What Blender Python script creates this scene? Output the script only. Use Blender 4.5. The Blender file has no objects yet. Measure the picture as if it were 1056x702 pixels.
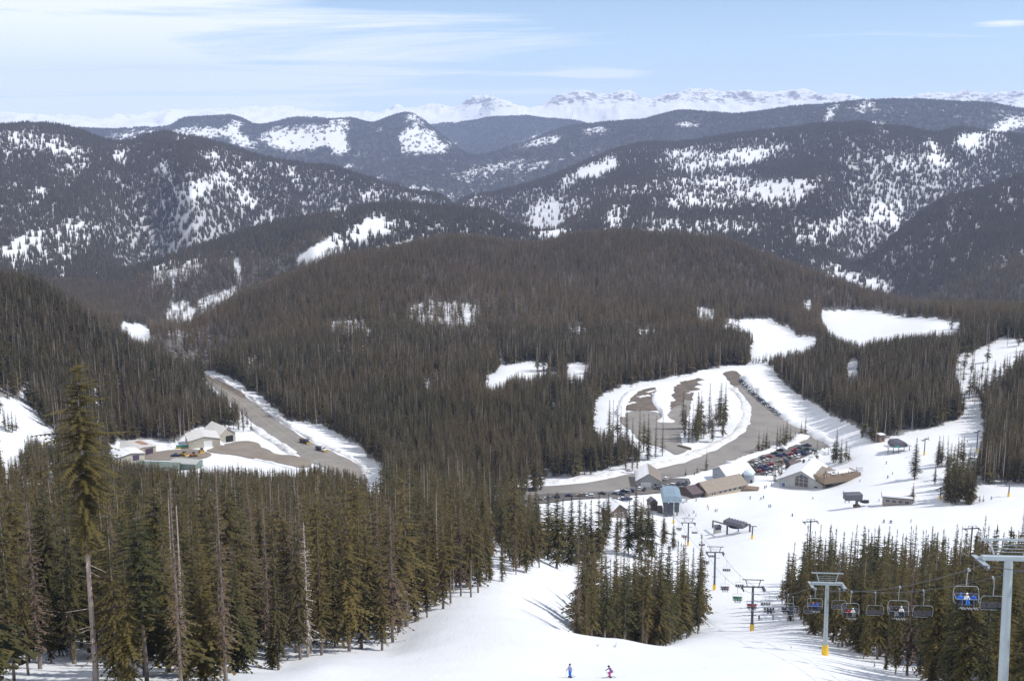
import bpy, math, random
import numpy as np
from mathutils import Vector, Matrix
from mathutils.geometry import delaunay_2d_cdt

random.seed(7)
RNG = np.random.default_rng(11)
R = math.radians
scene = bpy.context.scene
COL = scene.collection

# ------------------------------------------------------------------ camera model (photo 1056x702, metres, camera at the origin)
F, CX, CY, HOR = 1200.0, 528.0, 351.0, 118.0
PITCH = math.atan((CY - HOR) / F)
SP, CP = math.sin(PITCH), math.cos(PITCH)

def pray(px, py):
    u = (np.asarray(px, float) - CX) / F; v = (CY - np.asarray(py, float)) / F
    return u, CP + v * SP, -SP + v * CP

def ray_tt(px, py):
    """azimuth and depression (-z / range) of the sight line through a photo point"""
    dx, dy, dz = pray(px, py)
    return np.arctan2(dx, dy), -dz / np.hypot(dx, dy)

def project(x, y, z):
    f = y * CP - z * SP
    up = y * SP + z * CP
    return CX + F * x / f, CY - F * up / f, f

# ------------------------------------------------------------------ noise
def _hash(ix, iy, s):
    n = (ix.astype(np.int64) * 374761393 + iy.astype(np.int64) * 668265263 + s * 974634777) & 0xffffffff
    n = ((n ^ (n >> 13)) * 1274126177) & 0xffffffff
    return ((n ^ (n >> 16)) & 0xffff) / 32767.5 - 1.0

def vnoise(x, y, s=0):
    ix = np.floor(x); iy = np.floor(y); fx = x - ix; fy = y - iy
    fx = fx * fx * fx * (fx * (fx * 6 - 15) + 10); fy = fy * fy * fy * (fy * (fy * 6 - 15) + 10)
    a = _hash(ix, iy, s); b = _hash(ix + 1, iy, s); c = _hash(ix, iy + 1, s); d = _hash(ix + 1, iy + 1, s)
    return (a + (b - a) * fx) * (1 - fy) + (c + (d - c) * fx) * fy

def fbm(x, y, octs=4, s=0, ridged=False):
    t = np.zeros_like(x); a = 0.5; f = 1.0
    for o in range(octs):
        n = vnoise(x * f + 17.3 * o, y * f - 9.1 * o, s + o)
        t += a * ((1 - 2 * np.abs(n)) if ridged else n); a *= 0.5; f *= 2.03
    return t

# ------------------------------------------------------------------ terrain: control points (photo x, photo y, ground range)
CPTS = []
def cp(px, py, r):
    th, T = ray_tt(px, py); CPTS.append((float(th), math.log(r), float(T)))
def cT(px, r, T):
    th, _ = ray_tt(px, 351); CPTS.append((float(th), math.log(r), T))
def flat(px, py, z):
    th, T = ray_tt(px, py); CPTS.append((float(th), math.log(-z / float(T)), float(T)))
RIDGES = []
def ridge(pts, dips=((1.12, .012), (1.3, .02)), step=22):
    pts = list(pts)
    if pts[0][0] <= 2: pts.insert(0, (pts[0][0] - 300, pts[0][1], pts[0][2]))
    if pts[-1][0] >= 1054: pts.append((pts[-1][0] + 300, pts[-1][1], pts[-1][2]))
    xs = np.array([p[0] for p in pts], float); ys = np.array([p[1] for p in pts], float); rs = np.array([p[2] for p in pts], float)
    n = max(2, int((xs[-1] - xs[0]) / step))
    for x in np.linspace(xs[0], xs[-1], n):
        y = np.interp(x, xs, ys); r = np.exp(np.interp(x, xs, np.log(rs)))
        y += (15 if r < 14000 else 0) * F / r                             # the skyline in the photo is the tree tops
        th, T = ray_tt(x, y); CPTS.append((float(th), math.log(r), float(T)))
        for m, d in dips: CPTS.append((float(th), math.log(r * m), float(T) + d))

for px in (-350, -150, 0, 180, 360, 528, 700, 880, 1056, 1200, 1400):        # the slope right below the viewer
    for r in (4, 8, 16, 30, 55, 85, 110): cT(px, r, .505 + 2 / r)
for p in [(588, 699, 129), (629, 699, 129), (450, 692, 132), (330, 688, 140), (230, 698, 138), (95, 706, 138), (0, 706, 145), (-200, 706, 150), (720, 692, 140), (800, 690, 150),
          (853, 676, 208), (776, 650, 300), (737, 607, 392), (710, 563, 498), (695, 539, 590), (690, 524, 620),
          (600, 655, 190), (640, 658, 195), (560, 648, 185), (520, 640, 200), (700, 660, 245), (740, 655, 270), (680, 668, 240), (600, 663, 250), (640, 668, 250), (660, 664, 300), (600, 630, 320),
          (405, 671, 188), (495, 612, 265), (555, 586, 335), (540, 610, 290), (450, 650, 200), (600, 578, 430), (570, 588, 370), (630, 570, 440), (660, 560, 470), (650, 600, 400), (700, 610, 400),
          (812, 632, 340), (824, 648, 285), (873, 674, 230), (930, 696, 196), (800, 655, 260), (1000, 706, 170), (1100, 712, 165), (960, 672, 250), (1056, 680, 230), (900, 640, 320), (1000, 640, 320), (1056, 630, 330),
          (880, 540, 530), (800, 540, 525), (950, 545, 520), (1040, 535, 540), (1120, 540, 530), (900, 580, 440), (1000, 585, 430), (1056, 590, 420), (760, 560, 485),
          (290, 690, 165), (200, 660, 200), (60, 660, 215), (0, 640, 240), (-200, 640, 240), (320, 640, 230), (260, 545, 430), (120, 570, 360), (0, 560, 370), (400, 590, 320), (440, 545, 430), (500, 535, 480), (340, 520, 540), (200, 515, 560), (40, 500, 520), (-200, 500, 520),
          (950, 470, 700), (1000, 490, 640), (1040, 500, 620), (1120, 500, 620), (930, 455, 740), (1040, 430, 800), (1000, 405, 870), (905, 452, 745), (1056, 350, 1050), (1120, 350, 1050), (985, 370, 985), (800, 385, 985), (880, 430, 800), (850, 350, 1190), (960, 335, 1180),
          (20, 430, 720), (0, 470, 640), (60, 470, 660), (-200, 440, 720), (30, 410, 780), (100, 440, 770), (60, 360, 900), (140, 400, 880),
          (600, 400, 900), (540, 380, 985), (400, 400, 890), (480, 430, 800), (420, 455, 745), (500, 330, 1280), (680, 330, 1300), (400, 330, 1260), (600, 290, 1640), (480, 290, 1560), (700, 290, 1650), (300, 372, 1050), (240, 372, 1060), (760, 350, 1160), (840, 340, 1320), (930, 330, 1420), (800, 352, 1200), (780, 300, 1650), (880, 318, 1560),
          (180, 362, 1290), (190, 320, 2250), (130, 335, 1650), (250, 292, 2350), (60, 290, 2600), (-150, 290, 2600), (120, 300, 2500), (330, 272, 2300), (0, 230, 3300), (100, 215, 3500), (200, 200, 3600), (300, 195, 3700), (60, 175, 4100), (140, 185, 4000), (240, 175, 4200),
          (690, 234, 3150), (600, 235, 3050), (560, 244, 2900), (800, 262, 3000), (870, 288, 2880), (920, 300, 2800), (750, 240, 3150), (640, 200, 3900), (760, 190, 4300), (700, 165, 4900), (820, 160, 4800), (860, 215, 3700), (900, 180, 4300), (960, 160, 4700), (1000, 285, 2550), (1056, 300, 2250), (1150, 300, 2250), (985, 240, 3000), (1056, 220, 3200),
          (430, 187, 6800), (480, 165, 8000), (400, 160, 8300), (300, 160, 8600), (200, 150, 9000), (560, 160, 7600), (640, 140, 7900), (880, 128, 7600), (760, 130, 7800), (1000, 125, 7700),
          (100, 140, 9800), (600, 113, 15500), (520, 112, 15000), (780, 107, 15800)]:
    cp(*p)
for px in (540, 600, 660, 720, 780, 830):
    for py in (480, 455, 430, 405): flat(px, py, -214.5)
for p in [(660, 392, -215), (720, 386, -215), (775, 382, -214), (820, 500, -213), (760, 505, -213), (700, 510, -212), (860, 490, -211), (640, 505, -213), (560, 503, -214), (490, 505, -214), (850, 470, -212),
          (380, 490, -214), (350, 475, -214), (300, 445, -214.5), (250, 415, -216), (205, 385, -218), (185, 462, -214), (240, 465, -214), (130, 470, -213), (290, 478, -214), (215, 450, -214)]:
    flat(*p)
ridge([(0, 280, 1000), (34, 287, 1000), (61, 300, 1000), (96, 324, 980), (120, 341, 970), (150, 352, 960), (171, 360, 950), (191, 373, 950), (202, 382, 955)], ((1.1, .02), (1.28, .03)))
ridge([(202, 326, 1500), (240, 306, 1600), (300, 284, 1750), (340, 266, 1800), (408, 255, 1950), (456, 242, 2050), (487, 242, 2100), (531, 250, 2100), (552, 251, 2100), (586, 242, 2100), (630, 238, 2100), (690, 240, 2050), (742, 244, 2000), (770, 254, 1950), (804, 268, 1900), (836, 279, 1800), (877, 291, 1700), (926, 305, 1650), (960, 312, 1620), (1002, 319, 1600), (1056, 326, 1550)], ((1.12, .018), (1.25, .024)))
ridge([(150, 270, 2700), (205, 251, 2750), (273, 231, 2900), (308, 226, 3000), (360, 214, 3100), (408, 207, 3200), (425, 210, 3200), (477, 212, 3150), (518, 218, 3100), (531, 231, 3000)], ((1.12, .016), (1.25, .022)))
ridge([(0, 129, 4700), (34, 125, 4800), (55, 128, 4800), (72, 130, 4800), (96, 138, 4750), (116, 147, 4650), (128, 148, 4600), (144, 140, 4800), (168, 138.5, 4900), (191, 142, 4900), (219, 148, 4800), (246, 152, 4700), (270, 159, 4600), (308, 167, 4500), (342, 171, 4400), (360, 176, 4400), (384, 185, 4300), (408, 195, 4200), (422, 200, 4200), (453, 205, 4100)], ((1.12, .016), (1.25, .026)))
ridge([(477, 204, 4700), (545, 187, 5000), (576, 178, 5100), (607, 163, 5300), (634, 156, 5400), (648, 148, 5500), (700, 145, 5500), (740, 139, 5500), (787, 134, 5500), (825, 131, 5500), (846, 126, 5500), (880, 129, 5500), (898, 126, 5500), (919, 134, 5500), (946, 134, 5500), (967, 140, 5400), (988, 131, 5500), (1019, 134, 5500), (1056, 138, 5500)], ((1.1, .014), (1.2, .022)))
ridge([(890, 268, 3050), (930, 232, 3250), (960, 208, 3400), (985, 197, 3450), (1019, 191, 3550), (1056, 178, 3650)], ((1.1, .015), (1.2, .022)))
ridge([(490, 160, 8600), (531, 149, 8700), (545, 142, 8800), (593, 128, 9000), (630, 125, 9000), (665, 123, 9000), (700, 113, 9000), (725, 114, 9000), (759, 119, 9000), (770, 117, 9000), (804, 112, 9000), (842, 107, 9000), (874, 103, 9000), (905, 100.5, 9000), (946, 102, 9000), (988, 105, 9000), (1030, 107, 9000), (1056, 113, 9000)], ((1.1, .008), (1.25, .018)))
ridge([(0, 136, 10500), (89, 133, 10500), (178, 130, 10500), (188, 121, 10500), (219, 119, 10500), (246, 118, 10500), (256, 126, 10300), (262, 128, 10300), (301, 121, 10300), (321, 121, 10300), (360, 120, 10200), (384, 125, 10000), (395, 121, 10000), (408, 116.5, 10000), (422, 115, 10000), (432, 119, 10000), (442, 127, 9900), (456, 139, 9700), (470, 149, 9500)], ((1.08, .007), (1.2, .012)), 12)
ridge([(430, 131, 12300), (450, 128, 12400), (470, 127, 12500), (500, 121, 12500), (531, 118, 12500), (548, 119, 12500), (575, 123, 12500), (600, 126, 12500)], ((1.07, .006), (1.16, .009)), 12)
ridge([(0, 121, 18000), (34, 123, 18000), (68, 124.5, 18000), (137, 122, 18000), (191, 117, 18000), (256, 115, 18000), (325, 116, 18000), (374, 116, 18000), (425, 113, 17500), (446, 111, 17500), (456, 115, 17500), (470, 112, 17000), (490, 104.5, 17000), (504, 103, 17000), (514, 109, 17000), (545, 114, 17000), (557, 111, 17000), (567, 100, 17000), (579, 96, 17000), (624, 97, 17000), (638, 99.5, 17000), (656, 101, 17000), (665, 107, 17000), (685, 104, 17500), (700, 100.5, 17500), (711, 94, 17500), (730, 93, 17500), (742, 97, 17500), (777, 94, 17500), (787, 97, 17500), (836, 97.5, 17500), (848, 103, 17500), (900, 106, 17500), (978, 103, 18000), (992, 99, 18000), (1023, 100, 18000), (1056, 99.5, 18000)], ((1.06, .005), (1.3, .016), (1.7, .012)), 9)

def solve_rbf():
    P = np.array(CPTS); X = np.c_[P[:, 0] * 4.0, P[:, 1]]; t = P[:, 2]
    d = np.sqrt(((X[:, None] - X[None]) ** 2).sum(2) + .045 ** 2)
    n = len(X); A = np.zeros((n + 3, n + 3)); A[:n, :n] = -d; A[:n, :n][np.diag_indices(n)] += 2e-3
    A[:n, n] = 1; A[:n, n + 1:] = X; A[n, :n] = 1; A[n + 1:, :n] = X.T
    w = np.linalg.solve(A, np.r_[t, 0, 0, 0])
    return X, w
XC, WC = solve_rbf()
def rbf(th, lr):
    out = np.empty(th.shape, np.float64); q = np.c_[th.ravel() * 4, lr.ravel()].astype(np.float32); Xf = XC.astype(np.float32); o = out.ravel()
    n = len(Xf); w = WC[:n].astype(np.float32)
    for i in range(0, len(q), 20000):
        c = q[i:i + 20000]
        d = np.sqrt((c[:, :1] - Xf[:, 0]) ** 2 + (c[:, 1:] - Xf[:, 1]) ** 2 + np.float32(.045 ** 2))
        o[i:i + 20000] = -(d @ w) + WC[n] + c @ WC[n + 1:]
    return o.reshape(th.shape)

thc = np.r_[np.linspace(-1.0, -.50, 42)[:-1], np.linspace(-.50, .50, 760), np.linspace(.50, 1.0, 42)[1:]]
rr = [3.0]
while rr[-1] < 31000:
    r = rr[-1]
    rr.append(r + (r * .04 if r < 80 else (1.6 if r < 420 else 2.4) if r < 1050 else r * .0042 if r < 7000 else r * .006))
rr = np.array(rr)
NT, NR = len(thc), len(rr)
sub = np.r_[thc[:41:3], thc[41:-41:2], thc[-41::3], thc[-1:]]; sub = np.unique(sub)
rsub = np.unique(np.r_[rr[::2], rr[-1]])
TH, LR = np.meshgrid(sub, np.log(rsub))
Ts = rbf(TH, LR)
Tg0 = np.empty((len(rsub), NT))
for i in range(len(rsub)): Tg0[i] = np.interp(thc, sub, Ts[i])
idx = np.clip(np.searchsorted(rsub, rr) - 1, 0, len(rsub) - 2); f = ((np.log(rr) - np.log(rsub[idx])) / (np.log(rsub[idx + 1]) - np.log(rsub[idx])))[:, None]
Tg = Tg0[idx] * (1 - f) + Tg0[idx + 1] * f
RG = rr[:, None] * np.ones((1, NT)); THG = np.ones((NR, 1)) * thc[None]
XG = RG * np.sin(THG); YG = RG * np.cos(THG); ZG = -Tg * RG
amp = np.interp(RG, [900, 1300, 2400, 4500, 9000, 18000, 30000], [0, 3, 8, 13, 26, 60, 60])
rel = fbm(XG / 620, YG / 620, 5, 3, True); rel -= rel[RG > 1500].mean()
ZG += amp * .8 * rel + amp * .5 * fbm(XG / 170, YG / 170, 3, 21)
near = np.interp(RG, [60, 130, 500, 700], [.2, 1, 1, .0])
ZG += near * (.45 * fbm(XG / 26, YG / 26, 3, 40) + .10 * fbm(XG / 5, YG / 5, 2, 50))
crag = np.interp(RG, [13000, 15500], [0, 1])
ZG += crag * (130 * np.maximum(-.2, fbm(XG / 700, YG / 1600, 5, 77, True) - .25))
Tg = -ZG / RG
runmin = np.minimum.accumulate(Tg, axis=0)
VIS = (Tg - 22.0 / RG) < np.vstack([np.full((1, NT), 9.0), runmin[:-1]]) + .0025

def gidx(x, y):
    r = np.hypot(x, y); th = np.arctan2(x, y)
    i = np.clip(np.searchsorted(rr, r) - 1, 0, NR - 2); j = np.clip(np.searchsorted(thc, th) - 1, 0, NT - 2)
    return i, j, np.clip((r - rr[i]) / (rr[i + 1] - rr[i]), 0, 1), np.clip((th - thc[j]) / (thc[j + 1] - thc[j]), 0, 1)
def gsample(G, x, y):
    i, j, a, b = gidx(np.asarray(x, float), np.asarray(y, float))
    return (G[i, j] * (1 - b) + G[i, j + 1] * b) * (1 - a) + (G[i + 1, j] * (1 - b) + G[i + 1, j + 1] * b) * a
def gz(x, y): return float(gsample(ZG, x, y))

def hit(px, py, rmin=60.0):
    """the ground point seen at a photo point"""
    th, T = ray_tt(px, py); th = float(th); T = float(T)
    j = min(max(int(np.searchsorted(thc, th)) - 1, 0), NT - 2); b = (th - thc[j]) / (thc[j + 1] - thc[j])
    c = Tg[:, j] * (1 - b) + Tg[:, j + 1] * b
    ok = np.nonzero((c <= T) & (rr >= rmin))[0]
    i = ok[0] if len(ok) else NR - 1
    r = rr[i]
    if i > 0 and c[i - 1] > T and rr[i - 1] >= rmin: r = rr[i - 1] + (rr[i] - rr[i - 1]) * (c[i - 1] - T) / (c[i - 1] - c[i])
    x, y = r * math.sin(th), r * math.cos(th)
    return Vector((x, y, gz(x, y)))
def at_r(px, r, py=560):
    th = float(ray_tt(px, py)[0]); x, y = r * math.sin(th), r * math.cos(th)
    return Vector((x, y, gz(x, y)))
def mpp(p): return Vector(p).length / F        # metres per photo pixel at a point

# ------------------------------------------------------------------ where forest may stand: clearings seen in the photo
W_, H_ = 1056, 702
CLEAR = np.ones((H_, W_), np.float32)
YY, XX = np.mgrid[0:H_, 0:W_]
XJ = XX + 2.2 * vnoise(XX / 5.0, YY / 4.0, 5) + 1.5 * vnoise(XX / 2.0, YY / 2.0, 6); YJ = YY + 1.2 * vnoise(XX / 4.0, YY / 3.0, 8) + .8 * vnoise(XX / 1.7, YY / 1.7, 9)
def inpoly(poly, x, y):
    c = np.zeros(x.shape, bool); n = len(poly)
    for i in range(n):
        x0, y0 = poly[i]; x1, y1 = poly[(i + 1) % n]
        if y0 == y1: continue
        c ^= ((y0 > y) != (y1 > y)) & (x < (x1 - x0) * (y - y0) / (y1 - y0) + x0)
    return c
CLEARF = np.ones((H_, W_), np.float32)
def clear(dens, poly, z=None, jitter=True, faronly=False):
    if z: ox, oy, s = z; poly = [(ox + a / s, oy + b / s) for a, b in poly]
    xs = [p[0] for p in poly]; ys = [p[1] for p in poly]
    x0, x1, y0, y1 = int(max(0, min(xs) - 5)), int(min(W_, max(xs) + 6)), int(max(0, min(ys) - 5)), int(min(H_, max(ys) + 6))
    if x1 <= x0 or y1 <= y0: return
    sl = (slice(y0, y1), slice(x0, x1))
    m = inpoly(poly, (XJ if jitter else XX)[sl].astype(float), (YJ if jitter else YY)[sl].astype(float))
    CLEARF[sl][m] = np.minimum(CLEARF[sl][m], dens)
    if not faronly: CLEAR[sl][m] = np.minimum(CLEAR[sl][m], dens)
Z1 = (0, 60, 2.925); Z2 = (340, 60, 2.925); Z3 = (690, 60, 2.885); Z4 = (0, 280, 2.925); Z5 = (340, 280, 2.925); Z6 = (690, 280, 2.885); Z8 = (600, 360, 3.9)
for d, p in [(.5, [(0, 240), (60, 215), (110, 200), (130, 230), (190, 250), (280, 290), (250, 300), (180, 280), (120, 260), (60, 270), (0, 290)]), (.15, [(170, 240), (200, 255), (275, 288), (230, 290), (180, 265)]), (.2, [(50, 230), (75, 225), (75, 260), (50, 262)]),
             (.5, [(150, 340), (230, 310), (290, 300), (270, 340), (180, 375)]), (.3, [(330, 275), (400, 268), (410, 290), (340, 300)]), (.15, [(375, 255), (440, 246), (430, 258), (380, 265)]), (.15, [(480, 300), (505, 305), (512, 352), (480, 345)]),
             (.08, [(550, 392), (580, 375), (640, 350), (690, 350), (715, 375), (690, 380), (650, 370), (620, 405), (560, 405)]), (.08, [(700, 425), (735, 398), (775, 425), (765, 449), (745, 425)]), (.12, [(630, 275), (662, 275), (658, 310), (635, 325)]),
             (.55, [(585, 290), (630, 280), (740, 285), (700, 300), (600, 310)]), (.3, [(815, 310), (840, 310), (880, 340), (920, 375), (890, 370)]), (.3, [(720, 330), (770, 310), (780, 330), (740, 345)]), (.12, [(65, 405), (120, 388), (150, 408), (100, 427)]), (.4, [(25, 385), (80, 380), (80, 395), (30, 395)]),
             (.45, [(0, 580), (60, 530), (110, 505), (150, 515), (290, 480), (280, 540), (200, 600), (100, 620), (0, 630)]), (.1, [(0, 592), (60, 540), (110, 508), (145, 520), (90, 560), (0, 620)]), (0, [(155, 652), (190, 630), (215, 645), (180, 660)]), (0, [(290, 635), (325, 632), (325, 647), (290, 645)]),
             (.45, [(440, 625), (520, 600), (600, 590), (620, 610), (530, 650), (450, 655)]), (0, [(708, 600), (719, 600), (720, 652), (710, 645)]), (0, [(885, 612), (930, 578), (1000, 545), (1053, 528), (1053, 552), (980, 575), (910, 607)]), (0, [(1000, 465), (1053, 446), (1053, 463), (1010, 476)]), (0, [(525, 665), (535, 668), (530, 690), (520, 688)]),
             (.02, [(500, 240), (540, 215), (680, 210), (695, 235), (600, 240)]), (.1, [(680, 195), (740, 190), (720, 215), (760, 255), (800, 280), (700, 260), (690, 230)]), (.3, [(770, 240), (830, 215), (900, 200), (1000, 195), (1053, 180), (1053, 280), (980, 265), (880, 285), (820, 270)]), (.05, [(800, 255), (880, 235), (1000, 230), (1053, 240), (1053, 280), (980, 262), (880, 283)]), (.15, [(310, 235), (400, 220), (500, 215), (480, 225), (360, 245)]), (0, [(1030, 325), (1053, 315), (1053, 333)]), (.3, [(820, 465), (845, 460), (845, 472), (822, 476)])]:
    clear(d * .75, p, Z1)
for d, p in [(.25, [(200, 235), (240, 208), (300, 215), (345, 240), (310, 265), (265, 290), (205, 290), (215, 255)]), (.1, [(200, 235), (240, 208), (270, 208), (230, 240)]), (.2, [(235, 165), (260, 175), (330, 240), (300, 215), (250, 185)]), (.25, [(265, 290), (290, 265), (380, 250), (385, 265), (330, 290)]), (0, [(0, 225), (40, 240), (70, 285), (0, 290)]), (.2, [(0, 180), (60, 178), (50, 205), (0, 200)]), (.2, [(130, 210), (160, 205), (155, 225), (140, 225)]),
             (0, [(35, 330), (70, 308), (80, 318), (50, 332)]), (.1, [(70, 290), (140, 280), (140, 290), (80, 296)]), (.1, [(150, 300), (185, 293), (180, 310), (130, 315)]), (.1, [(140, 360), (175, 355), (175, 370), (145, 370)]), (.1, [(75, 422), (110, 402), (150, 405), (155, 427)]), (0, [(265, 432), (285, 420), (320, 423), (280, 438)]), (.1, [(235, 408), (260, 408), (250, 415)]),
             (.35, [(370, 440), (430, 430), (490, 400), (440, 440), (400, 448)]), (.1, [(525, 275), (600, 245), (710, 228), (690, 255), (600, 265), (540, 278)]), (.35, [(375, 355), (450, 330), (560, 305), (600, 310), (480, 345), (390, 358)]), (.2, [(550, 345), (640, 310), (750, 280), (720, 300), (600, 335)]), (.08, [(760, 220), (800, 208), (850, 210), (830, 225), (770, 230)]),
             (.35, [(580, 490), (600, 450), (640, 420), (800, 425), (790, 465), (770, 490), (680, 540), (640, 530), (600, 520)]), (.08, [(600, 465), (650, 430), (720, 435), (690, 470), (720, 500), (670, 530), (620, 500)]), (.35, [(680, 375), (740, 330), (820, 295), (910, 285), (880, 305), (850, 345), (760, 365), (700, 390)]), (.1, [(740, 335), (800, 310), (860, 295), (850, 335), (770, 355)]), (.45, [(700, 410), (860, 385), (1053, 360), (1053, 400), (950, 410), (800, 415)]), (.3, [(820, 500), (860, 430), (910, 455), (890, 490), (870, 515), (820, 515)]), (.25, [(930, 435), (1000, 435), (1053, 400), (1053, 450), (980, 445)]), (.3, [(880, 515), (980, 485), (1053, 490), (1053, 520), (960, 515)]), (.45, [(970, 295), (1053, 270), (1053, 300), (980, 310)]), (.5, [(970, 345), (1053, 330), (1053, 345), (975, 355)]),
             (.05, [(105, 587), (160, 570), (230, 550), (320, 538), (330, 548), (240, 562), (220, 582), (150, 594)]), (.03, [(0, 540), (60, 525), (80, 500), (150, 468), (215, 432), (165, 470), (170, 490), (210, 510), (150, 522), (80, 547), (0, 567)]), (0, [(0, 458), (75, 442), (75, 453), (0, 474)]), (0, [(483, 490), (500, 485), (500, 500), (487, 502)]), (.2, [(210, 180), (330, 140), (600, 155), (480, 160), (470, 170), (250, 190)])]:
    clear(d * .6, p, Z2, faronly=True)
for d, p in [(.25, [(0, 280), (80, 265), (160, 275), (280, 262), (380, 255), (300, 285), (240, 310), (160, 320), (80, 335), (0, 320)]), (.05, [(180, 285), (280, 265), (375, 257), (300, 282), (230, 305)]), (.2, [(0, 360), (100, 350), (220, 350), (300, 355), (400, 355), (500, 350), (470, 365), (420, 395), (360, 440), (250, 430), (150, 445), (0, 440)]), (.05, [(190, 380), (330, 365), (450, 360), (400, 395), (350, 420), (200, 400)]), (.4, [(0, 480), (60, 490), (180, 470), (290, 490), (250, 510), (150, 510), (0, 515)]), (.1, [(290, 205), (345, 200), (340, 212), (290, 217)]), (.05, [(5, 195), (80, 185), (100, 205), (20, 205)]),
             (0, [(455, 188), (470, 150), (510, 130), (500, 150), (475, 192)]), (.2, [(515, 145), (560, 140), (610, 118), (620, 130), (570, 155)]), (1.25, [(480, 140), (1056, 140), (1056, 190), (480, 190)]), (0, [(590, 200), (610, 185), (640, 195), (660, 212), (620, 214)]), (.15, [(755, 245), (775, 232), (822, 285), (790, 280)]), (0, [(755, 302), (780, 285), (830, 300), (885, 347), (830, 325), (790, 312)]), (.06, [(840, 250), (880, 220), (950, 215), (1000, 185), (1056, 178), (1056, 200), (1010, 220), (950, 240), (920, 275), (890, 265)]), (.25, [(670, 310), (730, 300), (735, 320), (690, 325)]),
             (.4, [(580, 470), (600, 440), (690, 430), (690, 500), (640, 490), (590, 490)]), (.45, [(460, 510), (530, 450), (530, 490), (470, 550)]), (.6, [(350, 520), (450, 500), (450, 540), (370, 545)]), (.05, [(570, 545), (585, 540), (590, 560), (575, 562)]), (.4, [(830, 430), (850, 415), (900, 410), (850, 440)]), (0, [(410, 622), (500, 610), (560, 640), (640, 663), (688, 692), (600, 684), (540, 655), (450, 637)]), (.4, [(930, 630), (960, 600), (1056, 560), (1056, 620), (1000, 640), (940, 650)]), (.3, [(970, 390), (1010, 385), (1000, 400), (975, 402)]), (.1, [(545, 368), (560, 375), (555, 392)]), (.25, [(830, 470), (845, 460), (845, 490), (832, 492)])]:
    clear(d * .65, p, Z3, faronly=True)
for d, p in [(.2, [(500, 130), (520, 95), (560, 88), (590, 115), (570, 145), (510, 140)]), (.2, [(590, 90), (640, 70), (720, 45), (700, 60), (620, 100)]), (0, [(350, 152), (430, 158), (462, 180), (440, 204), (400, 192), (380, 170)]), (.2, [(290, 120), (320, 125), (335, 145)]), (.5, [(1000, 160), (1053, 140), (1053, 200), (1010, 240)]), (0, [(0, 378), (60, 390), (110, 420), (140, 470), (190, 490), (160, 512), (80, 490), (45, 545), (0, 565)]), (0, [(10, 320), (28, 320), (25, 352)]), (.1, [(60, 362), (95, 340), (95, 380), (70, 402)]), (0, [(284, 352), (301, 348), (298, 388), (286, 385)]), (0, [(20, 640), (100, 628), (180, 613), (180, 637), (60, 657)]), (.15, [(740, 265), (800, 240), (800, 252), (760, 285)]), (.2, [(840, 285), (860, 285), (858, 310), (842, 308)])]:
    clear(d, p, Z4)
for d, p in [(0, [(450, 332), (520, 285), (560, 278), (600, 270), (650, 278), (792, 278), (785, 295), (740, 310), (700, 292), (620, 297), (600, 316), (565, 300), (500, 338)]), (.5, [(240, 110), (300, 85), (450, 100), (440, 145), (390, 150), (260, 150)]), (0, [(402, 108), (425, 108), (425, 142), (405, 142)]), (.45, [(0, 150), (100, 145), (130, 180), (110, 240), (10, 230)]), (.25, [(270, 295), (320, 290), (340, 325), (280, 340)]), (.35, [(470, 190), (520, 210), (535, 250), (500, 240)]), (.1, [(715, 172), (775, 168), (777, 182), (716, 183)]), (.2, [(915, 180), (985, 172), (985, 188), (916, 190)]), (0, [(665, 378), (677, 376), (677, 398), (666, 400)])]:
    clear(d, p, Z5)
for d, p in [(0, [(135, 140), (240, 142), (300, 138), (322, 158), (370, 165), (380, 190), (452, 200), (440, 217), (340, 237), (250, 252), (230, 232), (260, 200), (240, 170)]), (0, [(450, 118), (560, 113), (700, 133), (800, 138), (872, 158), (862, 172), (700, 182), (560, 208), (480, 182)]), (.05, [(390, 90), (420, 85), (425, 107)]), (.15, [(85, 105), (140, 113), (132, 132), (90, 127)]), (.3, [(840, 250), (900, 240), (1000, 190), (1056, 215), (1000, 300), (900, 350), (870, 330)]), (0, [(525, 265), (565, 265), (572, 300), (530, 305)])]:
    clear(d, p, Z6)
BASE = [(612, 440), (612, 412), (640, 398), (672, 392), (705, 387), (745, 377), (785, 375), (797, 379), (806, 392), (818, 404), (845, 420), (865, 433), (884, 439), (890, 450), (902, 457), (930, 447), (975, 437), (992, 430), (1000, 424), (1010, 430), (1018, 440), (1010, 462), (1004, 477), (976, 481), (972, 500), (974, 520), (1002, 520), (1008, 507), (1056, 500), (1056, 702), (560, 702), (556, 600), (560, 512), (600, 500), (640, 498), (658, 482), (662, 462), (650, 446), (630, 443)]
clear(0, BASE)
clear(.07, [(984, 372), (998, 365), (1005, 398), (1000, 432), (990, 436), (994, 402)])
clear(.04, [(1000, 364), (1040, 350), (1056, 349), (1056, 356), (1016, 374)])
clear(.12, [(990, 436), (994, 402), (986, 372), (1040, 352), (1056, 350), (1056, 362), (1022, 378), (1008, 402), (1012, 436)])
clear(0, [(470, 499), (600, 491), (650, 477), (664, 480), (650, 500), (640, 512), (575, 506), (545, 503), (490, 504)])
clear(0, [(203, 381), (215, 382), (235, 388), (262, 405), (283, 420), (297, 433), (330, 437), (345, 445), (360, 455), (372, 458), (380, 470), (392, 480), (398, 492), (387, 496), (372, 486), (345, 480), (322, 477), (300, 482), (235, 480), (180, 480), (135, 473), (108, 468), (112, 458), (150, 453), (180, 455), (205, 440), (225, 437), (245, 440), (262, 427), (240, 410), (215, 392)])
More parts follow.
